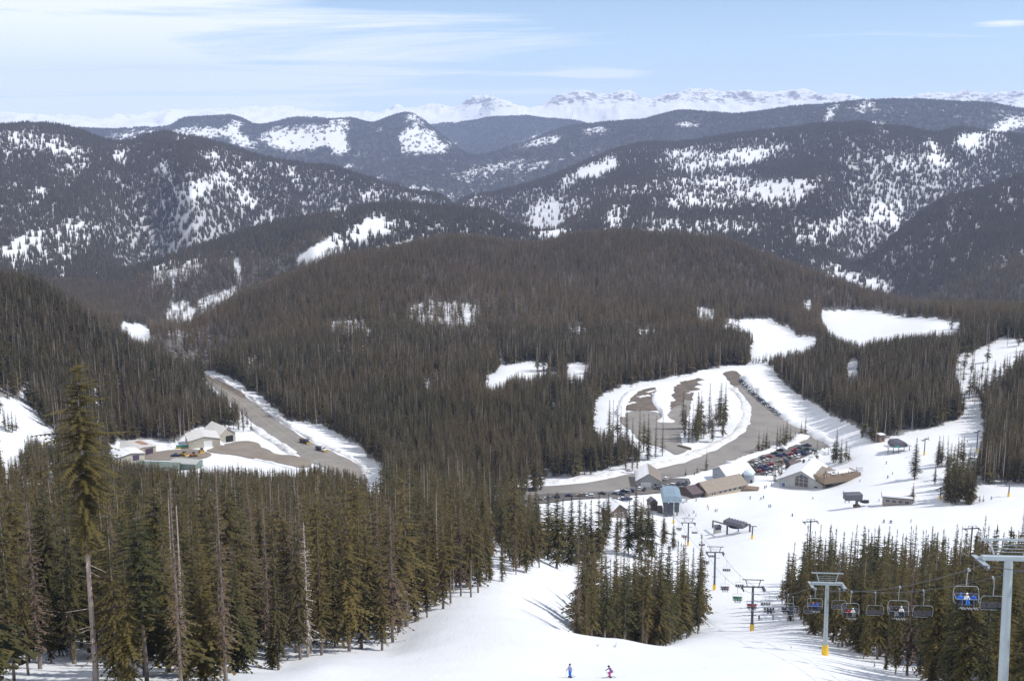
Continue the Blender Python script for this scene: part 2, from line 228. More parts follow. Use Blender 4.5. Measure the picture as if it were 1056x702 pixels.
def blur(a, k):
    for ax in (0, 1):
        for _ in range(2):
            p = np.pad(a, [(k, k) if q == ax else (0, 0) for q in (0, 1)], mode='edge'); c = np.cumsum(p, axis=ax); c = np.insert(c, 0, 0, axis=ax)
            a = (np.take(c, range(2 * k + 1, c.shape[ax]), axis=ax) - np.take(c, range(0, c.shape[ax] - 2 * k - 1), axis=ax)) / (2 * k + 1)
    return a
SOFT = blur(CLEARF, 3)
def allowed(px, py, soft=False):
    return (SOFT if soft else CLEAR)[np.clip(np.round(py), 0, H_ - 1).astype(int), np.clip(np.round(px), 0, W_ - 1).astype(int)]

# ------------------------------------------------------------------ mesh helpers
def newmesh(name, v, f, mats, mi=None, smooth=False):
    me = bpy.data.meshes.new(name); me.from_pydata([tuple(p) for p in v], [], [tuple(q) for q in f])
    for m in mats: me.materials.append(m)
    if mi is not None and len(mats) > 1: me.polygons.foreach_set('material_index', np.array(mi, dtype=np.int32))
    if smooth: me.polygons.foreach_set('use_smooth', np.ones(len(me.polygons), dtype=bool))
    me.update(); return me
def fast_mesh(name, V, Q, mats, smooth=False):
    V = np.asarray(V, np.float32); Q = np.asarray(Q, np.int32); k = Q.shape[1]
    me = bpy.data.meshes.new(name); me.vertices.add(len(V)); me.vertices.foreach_set('co', V.ravel())
    me.loops.add(Q.size); me.loops.foreach_set('vertex_index', Q.ravel()); me.polygons.add(len(Q))
    me.polygons.foreach_set('loop_start', np.arange(0, Q.size, k, dtype=np.int32))
    for m in mats: me.materials.append(m)
    if smooth: me.polygons.foreach_set('use_smooth', np.ones(len(Q), dtype=bool))
    me.update(calc_edges=True); me.validate(); return me

class MB:
    def __init__(s): s.v = []; s.f = []; s.m = []
    def add(s, v, f, m=0):
        o = len(s.v); s.v += [Vector(p) for p in v]; s.f += [tuple(i + o for i in q) for q in f]; s.m += [m] * len(f); return s
    def box(s, c, d, m=0, rz=0, bev=0):
        x, y, z = d[0] / 2, d[1] / 2, d[2] / 2; M = Matrix.Rotation(rz, 3, 'Z'); c = Vector(c)
        if bev:
            b = min(bev, x * .9, y * .9, z * .9)
            ring = [(-x + b, -y), (x - b, -y), (x, -y + b), (x, y - b), (x - b, y), (-x + b, y), (-x, y - b), (-x, -y + b)]
            rin = [(a * (1 - b / x), q * (1 - b / y)) for a, q in ring]
            L = [(rin, -z), (ring, -z + b), (ring, z - b), (rin, z)]; v = [c + M @ Vector((a, q, h)) for rg, h in L for a, q in rg]
            f = [tuple(range(7, -1, -1)), tuple(range(24, 32))] + [(k * 8 + i, k * 8 + (i + 1) % 8, k * 8 + 8 + (i + 1) % 8, k * 8 + 8 + i) for k in range(3) for i in range(8)]
            return s.add(v, f, m)
        v = [c + M @ Vector((a * x, b * y, h * z)) for h in (-1, 1) for a, b in ((-1, -1), (1, -1), (1, 1), (-1, 1))]
        return s.add(v, [(3, 2, 1, 0), (4, 5, 6, 7), (0, 1, 5, 4), (1, 2, 6, 5), (2, 3, 7, 6), (3, 0, 4, 7)], m)
    def tube(s, p, q, r, r2=None, n=6, m=0, cap=True):
        p, q = Vector(p), Vector(q); r2 = r if r2 is None else r2; d = (q - p).normalized(); a = d.orthogonal().normalized(); b = d.cross(a)
        v = [c + (a * math.cos(2 * math.pi * i / n) + b * math.sin(2 * math.pi * i / n)) * rad for c, rad in ((p, r), (q, r2)) for i in range(n)]
        f = [(i, (i + 1) % n, n + (i + 1) % n, n + i) for i in range(n)]
        if cap: f += [tuple(range(n - 1, -1, -1)), tuple(range(n, 2 * n))]
        return s.add(v, f, m)
    def path(s, pts, r, n=6, m=0):
        for a, b in zip(pts[:-1], pts[1:]): s.tube(a, b, r, n=n, m=m)
        return s
    def prism(s, prof, x0, x1, m=0, axis='x'):
        """profile of (y, z) points swept along x"""
        n = len(prof)
        mk = (lambda t, a, b: (t, a, b)) if axis == 'x' else (lambda t, a, b: (a, t, b))
        v = [mk(x0, a, b) for a, b in prof] + [mk(x1, a, b) for a, b in prof]
        return s.add(v, [tuple(range(n - 1, -1, -1)), tuple(range(n, 2 * n))] + [(i, (i + 1) % n, n + (i + 1) % n, n + i) for i in range(n)], m)
    def ball(s, c, r, m=0, nu=8, nv=5, sc=(1, 1, 1)):
        c = Vector(c); v = [c + Vector((0, 0, r * sc[2]))]
        for j in range(1, nv):
            a = math.pi * j / nv
            v += [c + Vector((r * math.sin(a) * math.cos(2 * math.pi * i / nu) * sc[0], r * math.sin(a) * math.sin(2 * math.pi * i / nu) * sc[1], r * math.cos(a) * sc[2])) for i in range(nu)]
        v.append(c - Vector((0, 0, r * sc[2]))); L = len(v) - 1
        f = [(0, 1 + i, 1 + (i + 1) % nu) for i in range(nu)] + [(1 + j * nu + i, 1 + (j + 1) * nu + i, 1 + (j + 1) * nu + (i + 1) % nu, 1 + j * nu + (i + 1) % nu) for j in range(nv - 2) for i in range(nu)]
        f += [(L, 1 + (nv - 2) * nu + (i + 1) % nu, 1 + (nv - 2) * nu + i) for i in range(nu)]
        return s.add(v, f, m)
    def mesh(s, name, mats, smooth=False):
        return newmesh(name, s.v, s.f, mats if isinstance(mats, (list, tuple)) else [mats], s.m, smooth)
    def build(s, name, mats, parent=None, smooth=False):
        return link(name, s.mesh(name, mats, smooth), parent)

def link(name, data, parent=None, loc=None, rz=0, sc=None):
    o = bpy.data.objects.new(name, data); COL.objects.link(o)
    if parent: o.parent = parent
    if loc is not None: o.location = loc
    if rz: o.rotation_euler.z = rz
    if sc is not None: o.scale = sc if hasattr(sc, '__len__') else (sc, sc, sc)
    return o
def tag(o, label, cat, group=None):
    o['label'] = label; o['category'] = cat
    if group: o['group'] = group
    return o
def empty(name, loc, rz=0, label=None, cat=None, group=None, sc=None):
    o = link(name, None, None, loc, rz, sc); o.empty_display_size = .5
    if label: tag(o, label, cat, group)
    return o
def structure(o): o['kind'] = 'structure'; return o
def stuff(o): o['kind'] = 'stuff'; return o
KIDS = {}
def copy_thing(src, loc, rz=0, sc=None):
    c = src.copy(); COL.objects.link(c); c.location = loc; c.rotation_euler = (0, 0, rz)
    if sc is not None: c.scale = sc if hasattr(sc, '__len__') else (sc, sc, sc)
    for k in ('label', 'group'):
        if k in c: del c[k]
    pairs = []
    def rec(a, b):
        for ch in a.children:
            d = ch.copy(); COL.objects.link(d); d.parent = b; pairs.append((ch, d)); rec(ch, d)
    rec(src, c)
    return c

# ------------------------------------------------------------------ materials
MATS = {}
def mat(name, col, rough=.8, metal=0., spec=.3, var=0., scale=3., bump=0., objcol=False):
    if name in MATS: return MATS[name]
    m = bpy.data.materials.new(name); m.use_nodes = True; nt = m.node_tree; b = nt.nodes['Principled BSDF']
    b.inputs['Roughness'].default_value = rough; b.inputs['Metallic'].default_value = metal; b.inputs['Specular IOR Level'].default_value = spec
    b.inputs['Base Color'].default_value = (*col, 1)
    src = None
    if objcol:
        src = nt.nodes.new('ShaderNodeObjectInfo').outputs['Color']
    if var or bump:
        tc = nt.nodes.new('ShaderNodeTexCoord'); nz = nt.nodes.new('ShaderNodeTexNoise'); nz.inputs['Scale'].default_value = scale; nz.inputs['Detail'].default_value = 5; nt.links.new(tc.outputs['Object'], nz.inputs['Vector'])
        if var:
            mr = nt.nodes.new('ShaderNodeMapRange'); mr.inputs[1].default_value = .3; mr.inputs[2].default_value = .7; mr.inputs[3].default_value = 1 - var; mr.inputs[4].default_value = 1 + var; nt.links.new(nz.outputs[0], mr.inputs[0])
            mx = nt.nodes.new('ShaderNodeVectorMath'); mx.operation = 'SCALE'
            if src is not None: nt.links.new(src, mx.inputs[0])
            else: mx.inputs[0].default_value = col
            nt.links.new(mr.outputs[0], mx.inputs['Scale']); src = mx.outputs[0]
        if bump:
            bp = nt.nodes.new('ShaderNodeBump'); bp.inputs['Strength'].default_value = bump; bp.inputs['Distance'].default_value = .05; nt.links.new(nz.outputs[0], bp.inputs['Height']); nt.links.new(bp.outputs[0], b.inputs['Normal'])
    if src is not None: nt.links.new(src, b.inputs['Base Color'])
    MATS[name] = m; return m

def N(nt, t, **k):
    n = nt.nodes.new(t)
    for a, v in k.items():
        if a.startswith('_'): n.inputs[int(a[1:])].default_value = v
        else: setattr(n, a, v)
    return n
def mixc(nt, fac, a, b):
    n = nt.nodes.new('ShaderNodeMix'); n.data_type = 'RGBA'
    for s, v in ((0, fac), (6, a), (7, b)):
        if hasattr(v, 'is_linked'): nt.links.new(v, n.inputs[s])
        elif isinstance(v, (int, float)): n.inputs[s].default_value = v
        else: n.inputs[s].default_value = (*v, 1)
    return n.outputs[2]
def math_(nt, op, a, b=None, clamp=False):
    n = nt.nodes.new('ShaderNodeMath'); n.operation = op; n.use_clamp = clamp
    for s, v in ((0, a), (1, b)):
        if v is None: continue
        if hasattr(v, 'is_linked'): nt.links.new(v, n.inputs[s])
        else: n.inputs[s].default_value = v
    return n.outputs[0]
def mrange(nt, v, a, b, c=0., d=1.):
    n = nt.nodes.new('ShaderNodeMapRange'); nt.links.new(v, n.inputs[0])
    for i, q in enumerate((a, b, c, d)): n.inputs[i + 1].default_value = q
    return n.outputs[0]

SNOW = (.715, .73, .765)
def snow_mat(name, dirt=0.):
    m = bpy.data.materials.new(name); m.use_nodes = True; nt = m.node_tree; b = nt.nodes['Principled BSDF']
    g = N(nt, 'ShaderNodeNewGeometry'); nz = N(nt, 'ShaderNodeTexNoise'); nz.inputs['Scale'].default_value = .35; nz.inputs['Detail'].default_value = 7; nt.links.new(g.outputs['Position'], nz.inputs['Vector'])
    c = mixc(nt, mrange(nt, nz.outputs[0], .35, .7), SNOW, tuple(x * .955 for x in SNOW))
    if dirt:
        n2 = N(nt, 'ShaderNodeTexNoise'); n2.inputs['Scale'].default_value = .22; n2.inputs['Detail'].default_value = 8; n2.inputs['Roughness'].default_value = .7; nt.links.new(g.outputs['Position'], n2.inputs['Vector'])
        c = mixc(nt, mrange(nt, n2.outputs[0], .62 - dirt * .3, .85 - dirt * .3, 0, .75), c, (.36, .31, .27))
    nt.links.new(c, b.inputs['Base Color']); b.inputs['Roughness'].default_value = .55; b.inputs['Specular IOR Level'].default_value = .25
    n3 = N(nt, 'ShaderNodeTexNoise'); n3.inputs['Scale'].default_value = 1.3; n3.inputs['Detail'].default_value = 6; nt.links.new(g.outputs['Position'], n3.inputs['Vector'])
    bp = N(nt, 'ShaderNodeBump'); bp.inputs['Strength'].default_value = .35; bp.inputs['Distance'].default_value = .25; nt.links.new(n3.outputs[0], bp.inputs['Height']); nt.links.new(bp.outputs[0], b.inputs['Normal'])
    MATS[name] = m; return m
M_snow = snow_mat('snow'); M_bank = snow_mat('ploughed_snow', .62)

def terrain_mat():
    m = bpy.data.materials.new('snowy_ground'); m.use_nodes = True; nt = m.node_tree; b = nt.nodes['Principled BSDF']
    g = N(nt, 'ShaderNodeNewGeometry'); P = g.outputs['Position']
    def noise(scale, detail=5, rough=.55, vec=None):
        n = N(nt, 'ShaderNodeTexNoise'); n.inputs['Scale'].default_value = scale; n.inputs['Detail'].default_value = detail; n.inputs['Roughness'].default_value = rough; nt.links.new(vec or P, n.inputs['Vector']); return n.outputs[0]
    snow = mixc(nt, mrange(nt, noise(.05, 7), .35, .7), SNOW, tuple(x * .95 for x in SNOW))
    fa = N(nt, 'ShaderNodeAttribute'); fa.attribute_name = 'forest'; ra = N(nt, 'ShaderNodeAttribute'); ra.attribute_name = 'rock'; da = N(nt, 'ShaderNodeAttribute'); da.attribute_name = 'tree_shade'
    tree = mixc(nt, noise(.03, 6, .7), (.020, .022, .016), (.075, .066, .052))
    mp = N(nt, 'ShaderNodeMapping'); mp.inputs['Scale'].default_value = (1, .35, 1); nt.links.new(P, mp.inputs['Vector'])
    tn = noise(.022, 8, .72, mp.outputs[0])
    d = math_(nt, 'SUBTRACT', fa.outputs['Fac'], mrange(nt, tn, .25, .75, 0, 1))
    c = mixc(nt, mrange(nt, d, -.06, .10), snow, tree)
    c = mixc(nt, da.outputs['Fac'], c, (.075, .068, .06))  # shade under the trees, painted as a dark tone over the snow
    mr_ = N(nt, 'ShaderNodeMapping'); mr_.inputs['Scale'].default_value = (1, .4, 3.2); nt.links.new(P, mr_.inputs['Vector'])
    rk = math_(nt, 'SUBTRACT', ra.outputs['Fac'], mrange(nt, noise(.009, 9, .75, mr_.outputs[0]), .3, .7, 0, 1))
    c = mixc(nt, mrange(nt, rk, -.05, .1, 0, .9), c, mixc(nt, noise(.01, 5), (.115, .115, .13), (.25, .235, .24)))
    nt.links.new(c, b.inputs['Base Color']); b.inputs['Roughness'].default_value = .6; b.inputs['Specular IOR Level'].default_value = .2
    m2 = N(nt, 'ShaderNodeMapping'); m2.inputs['Scale'].default_value = (1.1, .09, .09); m2.inputs['Rotation'].default_value = (0, 0, .12); nt.links.new(P, m2.inputs['Vector'])
    bp = N(nt, 'ShaderNodeBump'); bp.inputs['Strength'].default_value = .5; bp.inputs['Distance'].default_value = .16; nt.links.new(math_(nt, 'ADD', noise(.6, 6), math_(nt, 'MULTIPLY', noise(1.0, 5, .6, m2.outputs[0]), .9)), bp.inputs['Height']); nt.links.new(bp.outputs[0], b.inputs['Normal'])
    return m

def foliage_mat(name, c1, c2, c3):
    m = bpy.data.materials.new(name); m.use_nodes = True; nt = m.node_tree; b = nt.nodes['Principled BSDF']
    oi = N(nt, 'ShaderNodeObjectInfo'); g = N(nt, 'ShaderNodeNewGeometry')
    n = N(nt, 'ShaderNodeTexNoise'); n.inputs['Scale'].default_value = .012; n.inputs['Detail'].default_value = 4; nt.links.new(g.outputs['Position'], n.inputs['Vector'])
    n2 = N(nt, 'ShaderNodeTexNoise'); n2.inputs['Scale'].default_value = .9; n2.inputs['Detail'].default_value = 4; nt.links.new(g.outputs['Position'], n2.inputs['Vector'])
    c = mixc(nt, oi.outputs['Random'], c1, c2)
    c = mixc(nt, math_(nt, 'MULTIPLY', mrange(nt, n.outputs[0], .4, .72), .7), c, c3)
    c = mixc(nt, mrange(nt, n2.outputs[0], .35, .75, 0, .5), c, tuple(x * .45 for x in c1))
    nt.links.new(c, b.inputs['Base Color']); b.inputs['Roughness'].default_value = .75; b.inputs['Specular IOR Level'].default_value = .15
    return m
M_green = foliage_mat('spruce_needles', (.112, .086, .025), (.034, .040, .016), (.128, .092, .038))
M_dead = foliage_mat('dead_needles', (.15, .108, .078), (.105, .075, .052), (.17, .118, .09))
M_mid = foliage_mat('spruce_needles_dusky', (.146, .104, .040), (.054, .052, .023), (.175, .112, .056))
M_red = foliage_mat('rusty_needles', (.15, .07, .03), (.12, .06, .03), (.12, .08, .05))
M_bark = mat('grey_bark', (.20, .165, .145), .9, var=.3, scale=2.5, bump=.4)
M_snag = mat('weathered_wood', (.42, .36, .31), .9, var=.2, scale=3)

# ------------------------------------------------------------------ terrain mesh
px_g, py_g, f_g = project(XG, YG, ZG)
inframe = (px_g > -60) & (px_g < 1116)
FOR = np.where(RG > 2500, allowed(px_g, np.clip(py_g, 0, 701), True), allowed(px_g, np.clip(py_g, 0, 701))).astype(float)
far = np.interp(RG, [5200, 6800], [0, 1]); mid = np.interp(RG, [620, 800], [0, 1])
hi = np.interp(RG, [12900, 13600], [1, 0])                                # open snow on the high peaks
lowf = fbm(XG / 1500, YG / 1500, 3, 91)
forest_attr = np.clip(FOR * (.98 + .35 * lowf + .35 * fbm(XG / 300, YG / 300, 3, 33)), 0, 1.2) * hi
forest_attr[RG > 13600] = (.16 + .3 * np.clip(lowf[RG > 13600], -.3, .6)) * np.interp(ZG[RG > 13600], [-120, 60], [1, .0])
gx = np.gradient(ZG, axis=0) / np.gradient(RG, axis=0); gt = np.gradient(ZG, axis=1) / (np.gradient(THG, axis=1) * RG)
steep = np.hypot(gx, gt)
crest = np.where(RG > 14500, ZG, -1e9).max(axis=0)[None]; below = crest - ZG
rock = np.clip(np.interp(below, [0, 25, 70, 160, 320], [.18, .40, .50, .42, .22]) * np.interp(ZG, [60, 180], [.2, 1]) + np.interp(steep, [.2, .5], [0, .3]), 0, 1) * np.interp(RG, [13000, 15000], [0, 1])
V = np.stack([XG, YG, ZG], -1).reshape(-1, 3)
ii, jj = np.meshgrid(np.arange(NR - 1), np.arange(NT - 1), indexing='ij'); a = (ii * NT + jj).ravel()
Q = np.stack([a, a + 1, a + NT + 1, a + NT], -1)[:, ::-1]
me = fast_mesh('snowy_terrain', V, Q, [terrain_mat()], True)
def attr(me, name, arr):
    at = me.attributes.new(name, 'FLOAT', 'POINT'); at.data.foreach_set('value', np.ascontiguousarray(arr, np.float32).ravel())
attr(me, 'forest', forest_attr * far - (1 - far) * 2); attr(me, 'rock', rock - .12)
SHADE = FOR.copy()
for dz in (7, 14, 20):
    ax_, ay_, _ = project(XG, YG, ZG + dz); SHADE = np.minimum(SHADE, allowed(ax_, np.clip(ay_, 0, 701)))
attr(me, 'tree_shade', np.clip((SHADE - .55) / .45, 0, 1) * mid * (1 - far) * np.interp(RG, [2300, 2900], [.85, .38]))  # how strongly tree shade goes into the ground colour
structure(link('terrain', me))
# fill under the viewer so that the sheet has no hole
# ------------------------------------------------------------------ trees
def spruce(seed, H=20., rad=2.5, base=.1, levels=50, k=6, segs=6, dense=1., dead=False, gap=0., ragged=.25, shape=.8, lean=0., wf=None):
    rg = random.Random(seed); v = []; f = []; side = rg.random() * 6.28; lop = rg.uniform(0, .3); ph = [rg.random() * 6.28 for _ in range(3)]
    for L in range(levels):
        u = (L + rg.random() * .8) / levels
        z = H * (base + (1 - base) * (u ** .9)) * .985
        prof = (1 - u) ** shape * (1 - .35 * max(0, .12 - u) / .12)
        if base > .4: prof *= min(1, .42 + u * 1.7)
        if rg.random() < gap: continue
        lm = 1 + rg.uniform(-ragged, ragged)
        kk = max(3, int(round(k * (.6 + .5 * (1 - u)))))
        a0 = rg.random() * 6.28
        for b in range(kk):
            if rg.random() > dense: continue
            a = a0 + 6.283 * b / kk + rg.uniform(-.35, .35)
            ln = max(.30, rad * prof * lm * rg.uniform(.6, 1.2) * (1 + lop * math.cos(a - side)) * (1 + .14 * math.sin(9 * u + ph[0]) + .12 * math.sin(23 * u + 2 * a + ph[1])))
            e0 = .45 * u - .18 + rg.uniform(-.12, .12)
            zb = min(z + rg.uniform(-1.4, 1.4) * H * (1 - base) / levels * (1 - .6 * u), H * .97); ca, sa = math.cos(a), math.sin(a); pts = []
            for s in range(segs + 1):
                t = s / segs
                pts.append((ca * ln * t, sa * ln * t, zb + ln * t * e0 - ln * .33 * t * t * (1 - u * .8)))
            wmax = (wf or .08 if dead else wf or (.17 if segs > 3 else .30)) * ln + (.03 if dead else .09)
            for s in range(segs):
                p, q = pts[s], pts[s + 1]; t = (s + .5) / segs
                w = wmax * (1.15 - .8 * t) * rg.uniform(.7, 1.3)
                if s == 0 and segs > 2 and not dead: w *= .7
                for sg in (-1, 1):
                    if dead and rg.random() < .35: continue
                    m = [p[i] * .25 + q[i] * .75 for i in range(3)]; dr = rg.uniform(.05, .4)
                    tip = (m[0] - sa * sg * w + ca * w * .5, m[1] + ca * sg * w + sa * w * .5, m[2] - w * dr)
                    o = len(v); v += [p, q, tip]; f.append((o, o + 1, o + 2))
                if rg.random() < (.25 if dead else .8):
                    o = len(v); hz = w * rg.uniform(.5, 1.0); v += [p, q, (q[0] * .6 + p[0] * .4, q[1] * .6 + p[1] * .4, (p[2] + q[2]) / 2 - hz)]; f.append((o, o + 1, o + 2))
    o = len(v); v += [(.12, 0, H * .94), (-.06, .1, H * .94), (-.06, -.1, H * .94), (0, 0, H * 1.01)]; f += [(o, o + 1, o + 3), (o + 1, o + 2, o + 3), (o + 2, o, o + 3)]
    if lean: v = [(x + lean * z / H, y, z) for x, y, z in v]
    return v, f
def trunk(H=20., r0=.27, n=7, lean=0., twigs=0, seed=0, top=.97):
    rg = random.Random(seed); b = MB(); zs = [-1.2, 0, H * .08, H * .35, H * .65, H * top]; rs = [r0 * 1.25, r0 * 1.15, r0, r0 * .78, r0 * .45, .03]
    v = [(rad * math.cos(6.283 * i / n) + lean * max(z, 0) / H + (.06 * math.sin(z * .5) if z > 0 else 0), rad * math.sin(6.283 * i / n), z) for z, rad in zip(zs, rs) for i in range(n)]
    b.add(v, [(j * n + i, j * n + (i + 1) % n, j * n + n + (i + 1) % n, j * n + n + i) for j in range(len(zs) - 1) for i in range(n)])
    for t in range(twigs):
        z = H * rg.uniform(.1, .9); a = rg.random() * 6.28; L = rg.uniform(.4, 1.6) * (1.15 - z / H); p = Vector((lean * z / H, 0, z)); 
        b.tube(p, p + Vector((math.cos(a) * L, math.sin(a) * L, -L * rg.uniform(-.1, .5))), .035, .01, 3, cap=False)
    return b.v, b.f
def TM(name, vf, m): return newmesh(name, vf[0], vf[1], [m])
M_pale = mat('pale_bark', (.33, .265, .235), .9, var=.2, scale=2, bump=.3)
VAR = {}                                                                  # kind -> (trunk mesh, crown mesh)
def variant(k, crown, tr, cm, tm=None): VAR[k] = (TM('trunk_' + k, tr, tm or M_bark), TM('crown_' + k, crown, cm))
for i in range(7): variant(f'full{i}', spruce(10 + i, rad=(2.5, 2.9, 2.2, 3.1, 2.6, 2.0, 2.8)[i], base=.03 + .018 * i, levels=58, k=8, gap=.03 + .01 * i, shape=(.8, .95, .7, 1.0, .75, .65, .9)[i]), trunk(seed=i, r0=.2), M_green)
for i in range(5): variant(f'slim{i}', spruce(20 + i, rad=1.55 + .16 * i, base=.05 + .03 * i, levels=54, k=7, ragged=.38, gap=.05, shape=(.6, .8, .7, .55, .9)[i]), trunk(seed=i, r0=.18), M_green)
for i in range(4): variant(f'open{i}', spruce(30 + i, rad=2.3 + .15 * i, base=.22 + .06 * i, levels=44, k=7, gap=.16, ragged=.5, dense=.8, shape=.55), trunk(seed=i, r0=.2, twigs=16), M_green)
for i in range(3): variant(f'grey{i}', spruce(40 + i, rad=1.9 - .2 * i, base=.12, levels=54, k=8, dead=True, ragged=.45, dense=.95, wf=.15), trunk(seed=i, r0=.17, twigs=20), M_dead)
variant('rusty0', spruce(50, rad=2.3, base=.1, levels=48, k=6, ragged=.35), trunk(seed=3), M_red)
variant('snag0', spruce(60, rad=1.5, base=.06, levels=50, k=6, dead=True, ragged=.5, dense=.8, shape=.6, wf=.15), trunk(seed=5, r0=.24, twigs=40, top=1.0), M_snag, M_snag)
variant('tall0', spruce(70, rad=1.9, base=.44, levels=84, k=10, segs=12, gap=.12, ragged=.34, dense=.62, shape=.34, wf=.095), trunk(seed=6, r0=.15, twigs=30), M_green, M_pale)
variant('sapling0', spruce(80, H=20, rad=4.5, base=.02, levels=22, k=6, ragged=.3), trunk(seed=7, r0=.3), M_green)
KH = 20.0

M_far = foliage_mat('far_needles', (.115, .092, .060), (.060, .055, .042), (.130, .098, .075))
def mid_tree(seed, rad=2.3, base=.10, levels=17, k=6, dead=False, slim=False):
    return spruce(seed, rad=rad, base=base, levels=levels, k=k, segs=2, dead=dead, ragged=.3, shape=.75)
def joined(parts, name, mats):
    v = []; f = []; mi = []
    for (pv, pf), m in parts:
        o = len(v); v += [tuple(p) for p in pv]; f += [tuple(i + o for i in q) for q in pf]; mi += [m] * len(pf)
    return newmesh(name, v, f, mats, mi)
def place(vf, x, y, s, rz):
    c, n = math.cos(rz), math.sin(rz); return [(x + s * (p[0] * c - p[1] * n), y + s * (p[0] * n + p[1] * c), s * p[2]) for p in vf[0]], vf[1]
def proto(name, me): return bpy.data.objects.new(name, me)                # never linked: only the forest's node tree reads its mesh
P_near = [proto('forest_tree', joined([(spruce(110 + i, rad=2.5 + .25 * i, base=.04 + .07 * i, levels=32, k=6, segs=3, ragged=.4, gap=.05, shape=(.8, .7, .95)[i]), 0), (trunk(n=5), 1)], 'forest_tree', [M_green, M_bark])) for i in range(3)]
M_edge = foliage_mat('valley_needles', (.106, .084, .030), (.034, .037, .016), (.140, .096, .046))
P_edge = []
for q_ in P_near:
    m_ = q_.data.copy(); m_.materials[0] = M_edge; P_edge.append(proto('forest_tree', m_))
P_near += [proto('forest_dead_tree', joined([(spruce(120, rad=1.8, base=.15, levels=30, k=6, segs=3, dead=True, ragged=.4), 0), (trunk(n=5, seed=2, r0=.23), 1)], 'forest_dead_tree', [M_dead, M_snag]))]
mids = [mid_tree(200 + i, rad=2.5 + .3 * (i % 3), base=(.05, .12, .26)[i % 3]) for i in range(6)]; midd = [mid_tree(220 + i, rad=1.5, base=.15, dead=True, levels=16) for i in range(2)]
tr5 = trunk(n=4, r0=.2)
P_mid = [proto('forest_tree', joined([(mids[i], 0), (tr5, 1)], 'forest_tree', [M_mid, M_bark])) for i in range(6)] + [proto('forest_dead_tree', joined([(midd[i], 0), (tr5, 1)], 'forest_dead_tree', [M_dead, M_pale])) for i in range(2)]
def low_tree(seed):
    rg = random.Random(seed); v = []; f = []
    for l in range(6):
        u = l / 6; z0 = 20 * (.08 + .86 * u); r = 2.5 * (1 - u) ** .8 * rg.uniform(.8, 1.2); a0 = rg.random() * 6
        for b in range(5):
            a = a0 + b * 1.257; o = len(v); zt = z0 - rg.uniform(.2, 1.2)
            v += [(0, 0, z0 + 4.2), (r * math.cos(a - .5), r * math.sin(a - .5), zt), (r * 1.25 * math.cos(a), r * 1.25 * math.sin(a), zt - .5), (r * math.cos(a + .5), r * math.sin(a + .5), zt)]; f += [(o, o + 1, o + 2), (o, o + 2, o + 3)]
    return v, f
lows = [low_tree(300 + i) for i in range(5)]
def clump(seed, n, rad, smin=.55, smax=1.0, deadf=.12):
    rg = random.Random(seed); parts = []
    for i in range(n):
        q = math.sqrt((i + .5) / n) * rad; a = i * 2.4 + rg.uniform(-.4, .4); s = rg.uniform(smin, smax)
        parts.append((place(lows[rg.randrange(5)], q * math.cos(a), q * math.sin(a), s, rg.random() * 6), 1 if rg.random() < deadf else 0))
    return joined(parts, 'forest_trees', [M_far, M_dead])
P_far = [proto('forest_trees', clump(400 + i, 3, 4.0, .65, 1.05)) for i in range(4)]
P_vfar = [proto('forest_trees', clump(420 + i, 6, 9.5)) for i in range(4)]

def scatter(r0, r1, per_m2, thmax=.50):
    n = int(.5 * (r1 * r1 - r0 * r0) * 2 * thmax / per_m2)
    r = np.sqrt(RNG.uniform(r0 * r0, r1 * r1, n)); th = RNG.uniform(-thmax, thmax, n)
    x = r * np.sin(th); y = r * np.cos(th)
    i, j, a, b = gidx(x, y); k = VIS[i, j] | VIS[i + 1, j + 1]
    return x[k], y[k], gsample(ZG, x[k], y[k])

def keep_mask(x, y, z, h, fr=(.0, .35, .65, .92), soft=False):
    # trees that would stand in, or hide, a clearing are left out or are smaller ones
    q = RNG.random(len(x)); h = np.array(h, float); done = np.zeros(len(x), bool); hh = h.copy(); mod = 1.0
    if soft: mod = np.clip(np.interp(np.hypot(x, y), [3000, 3600, 5200, 6500], [.96, .86, .88, .96]) + .5 * fbm(x / 330, y / 330, 4, 140) + .4 * fbm(x / 70, y / 70, 2, 150), .3, 1)
    for k in ((1.0,) if soft else (1.0, .66, .42)):
        least = np.ones(len(x))
        for t in fr:
            px, py, _ = project(x, y, z + h * k * t); least = np.minimum(least, allowed(px, py, soft))
        ok = (q < least * mod) & ~done; hh[ok] = h[ok] * k; done |= ok
    return done, hh

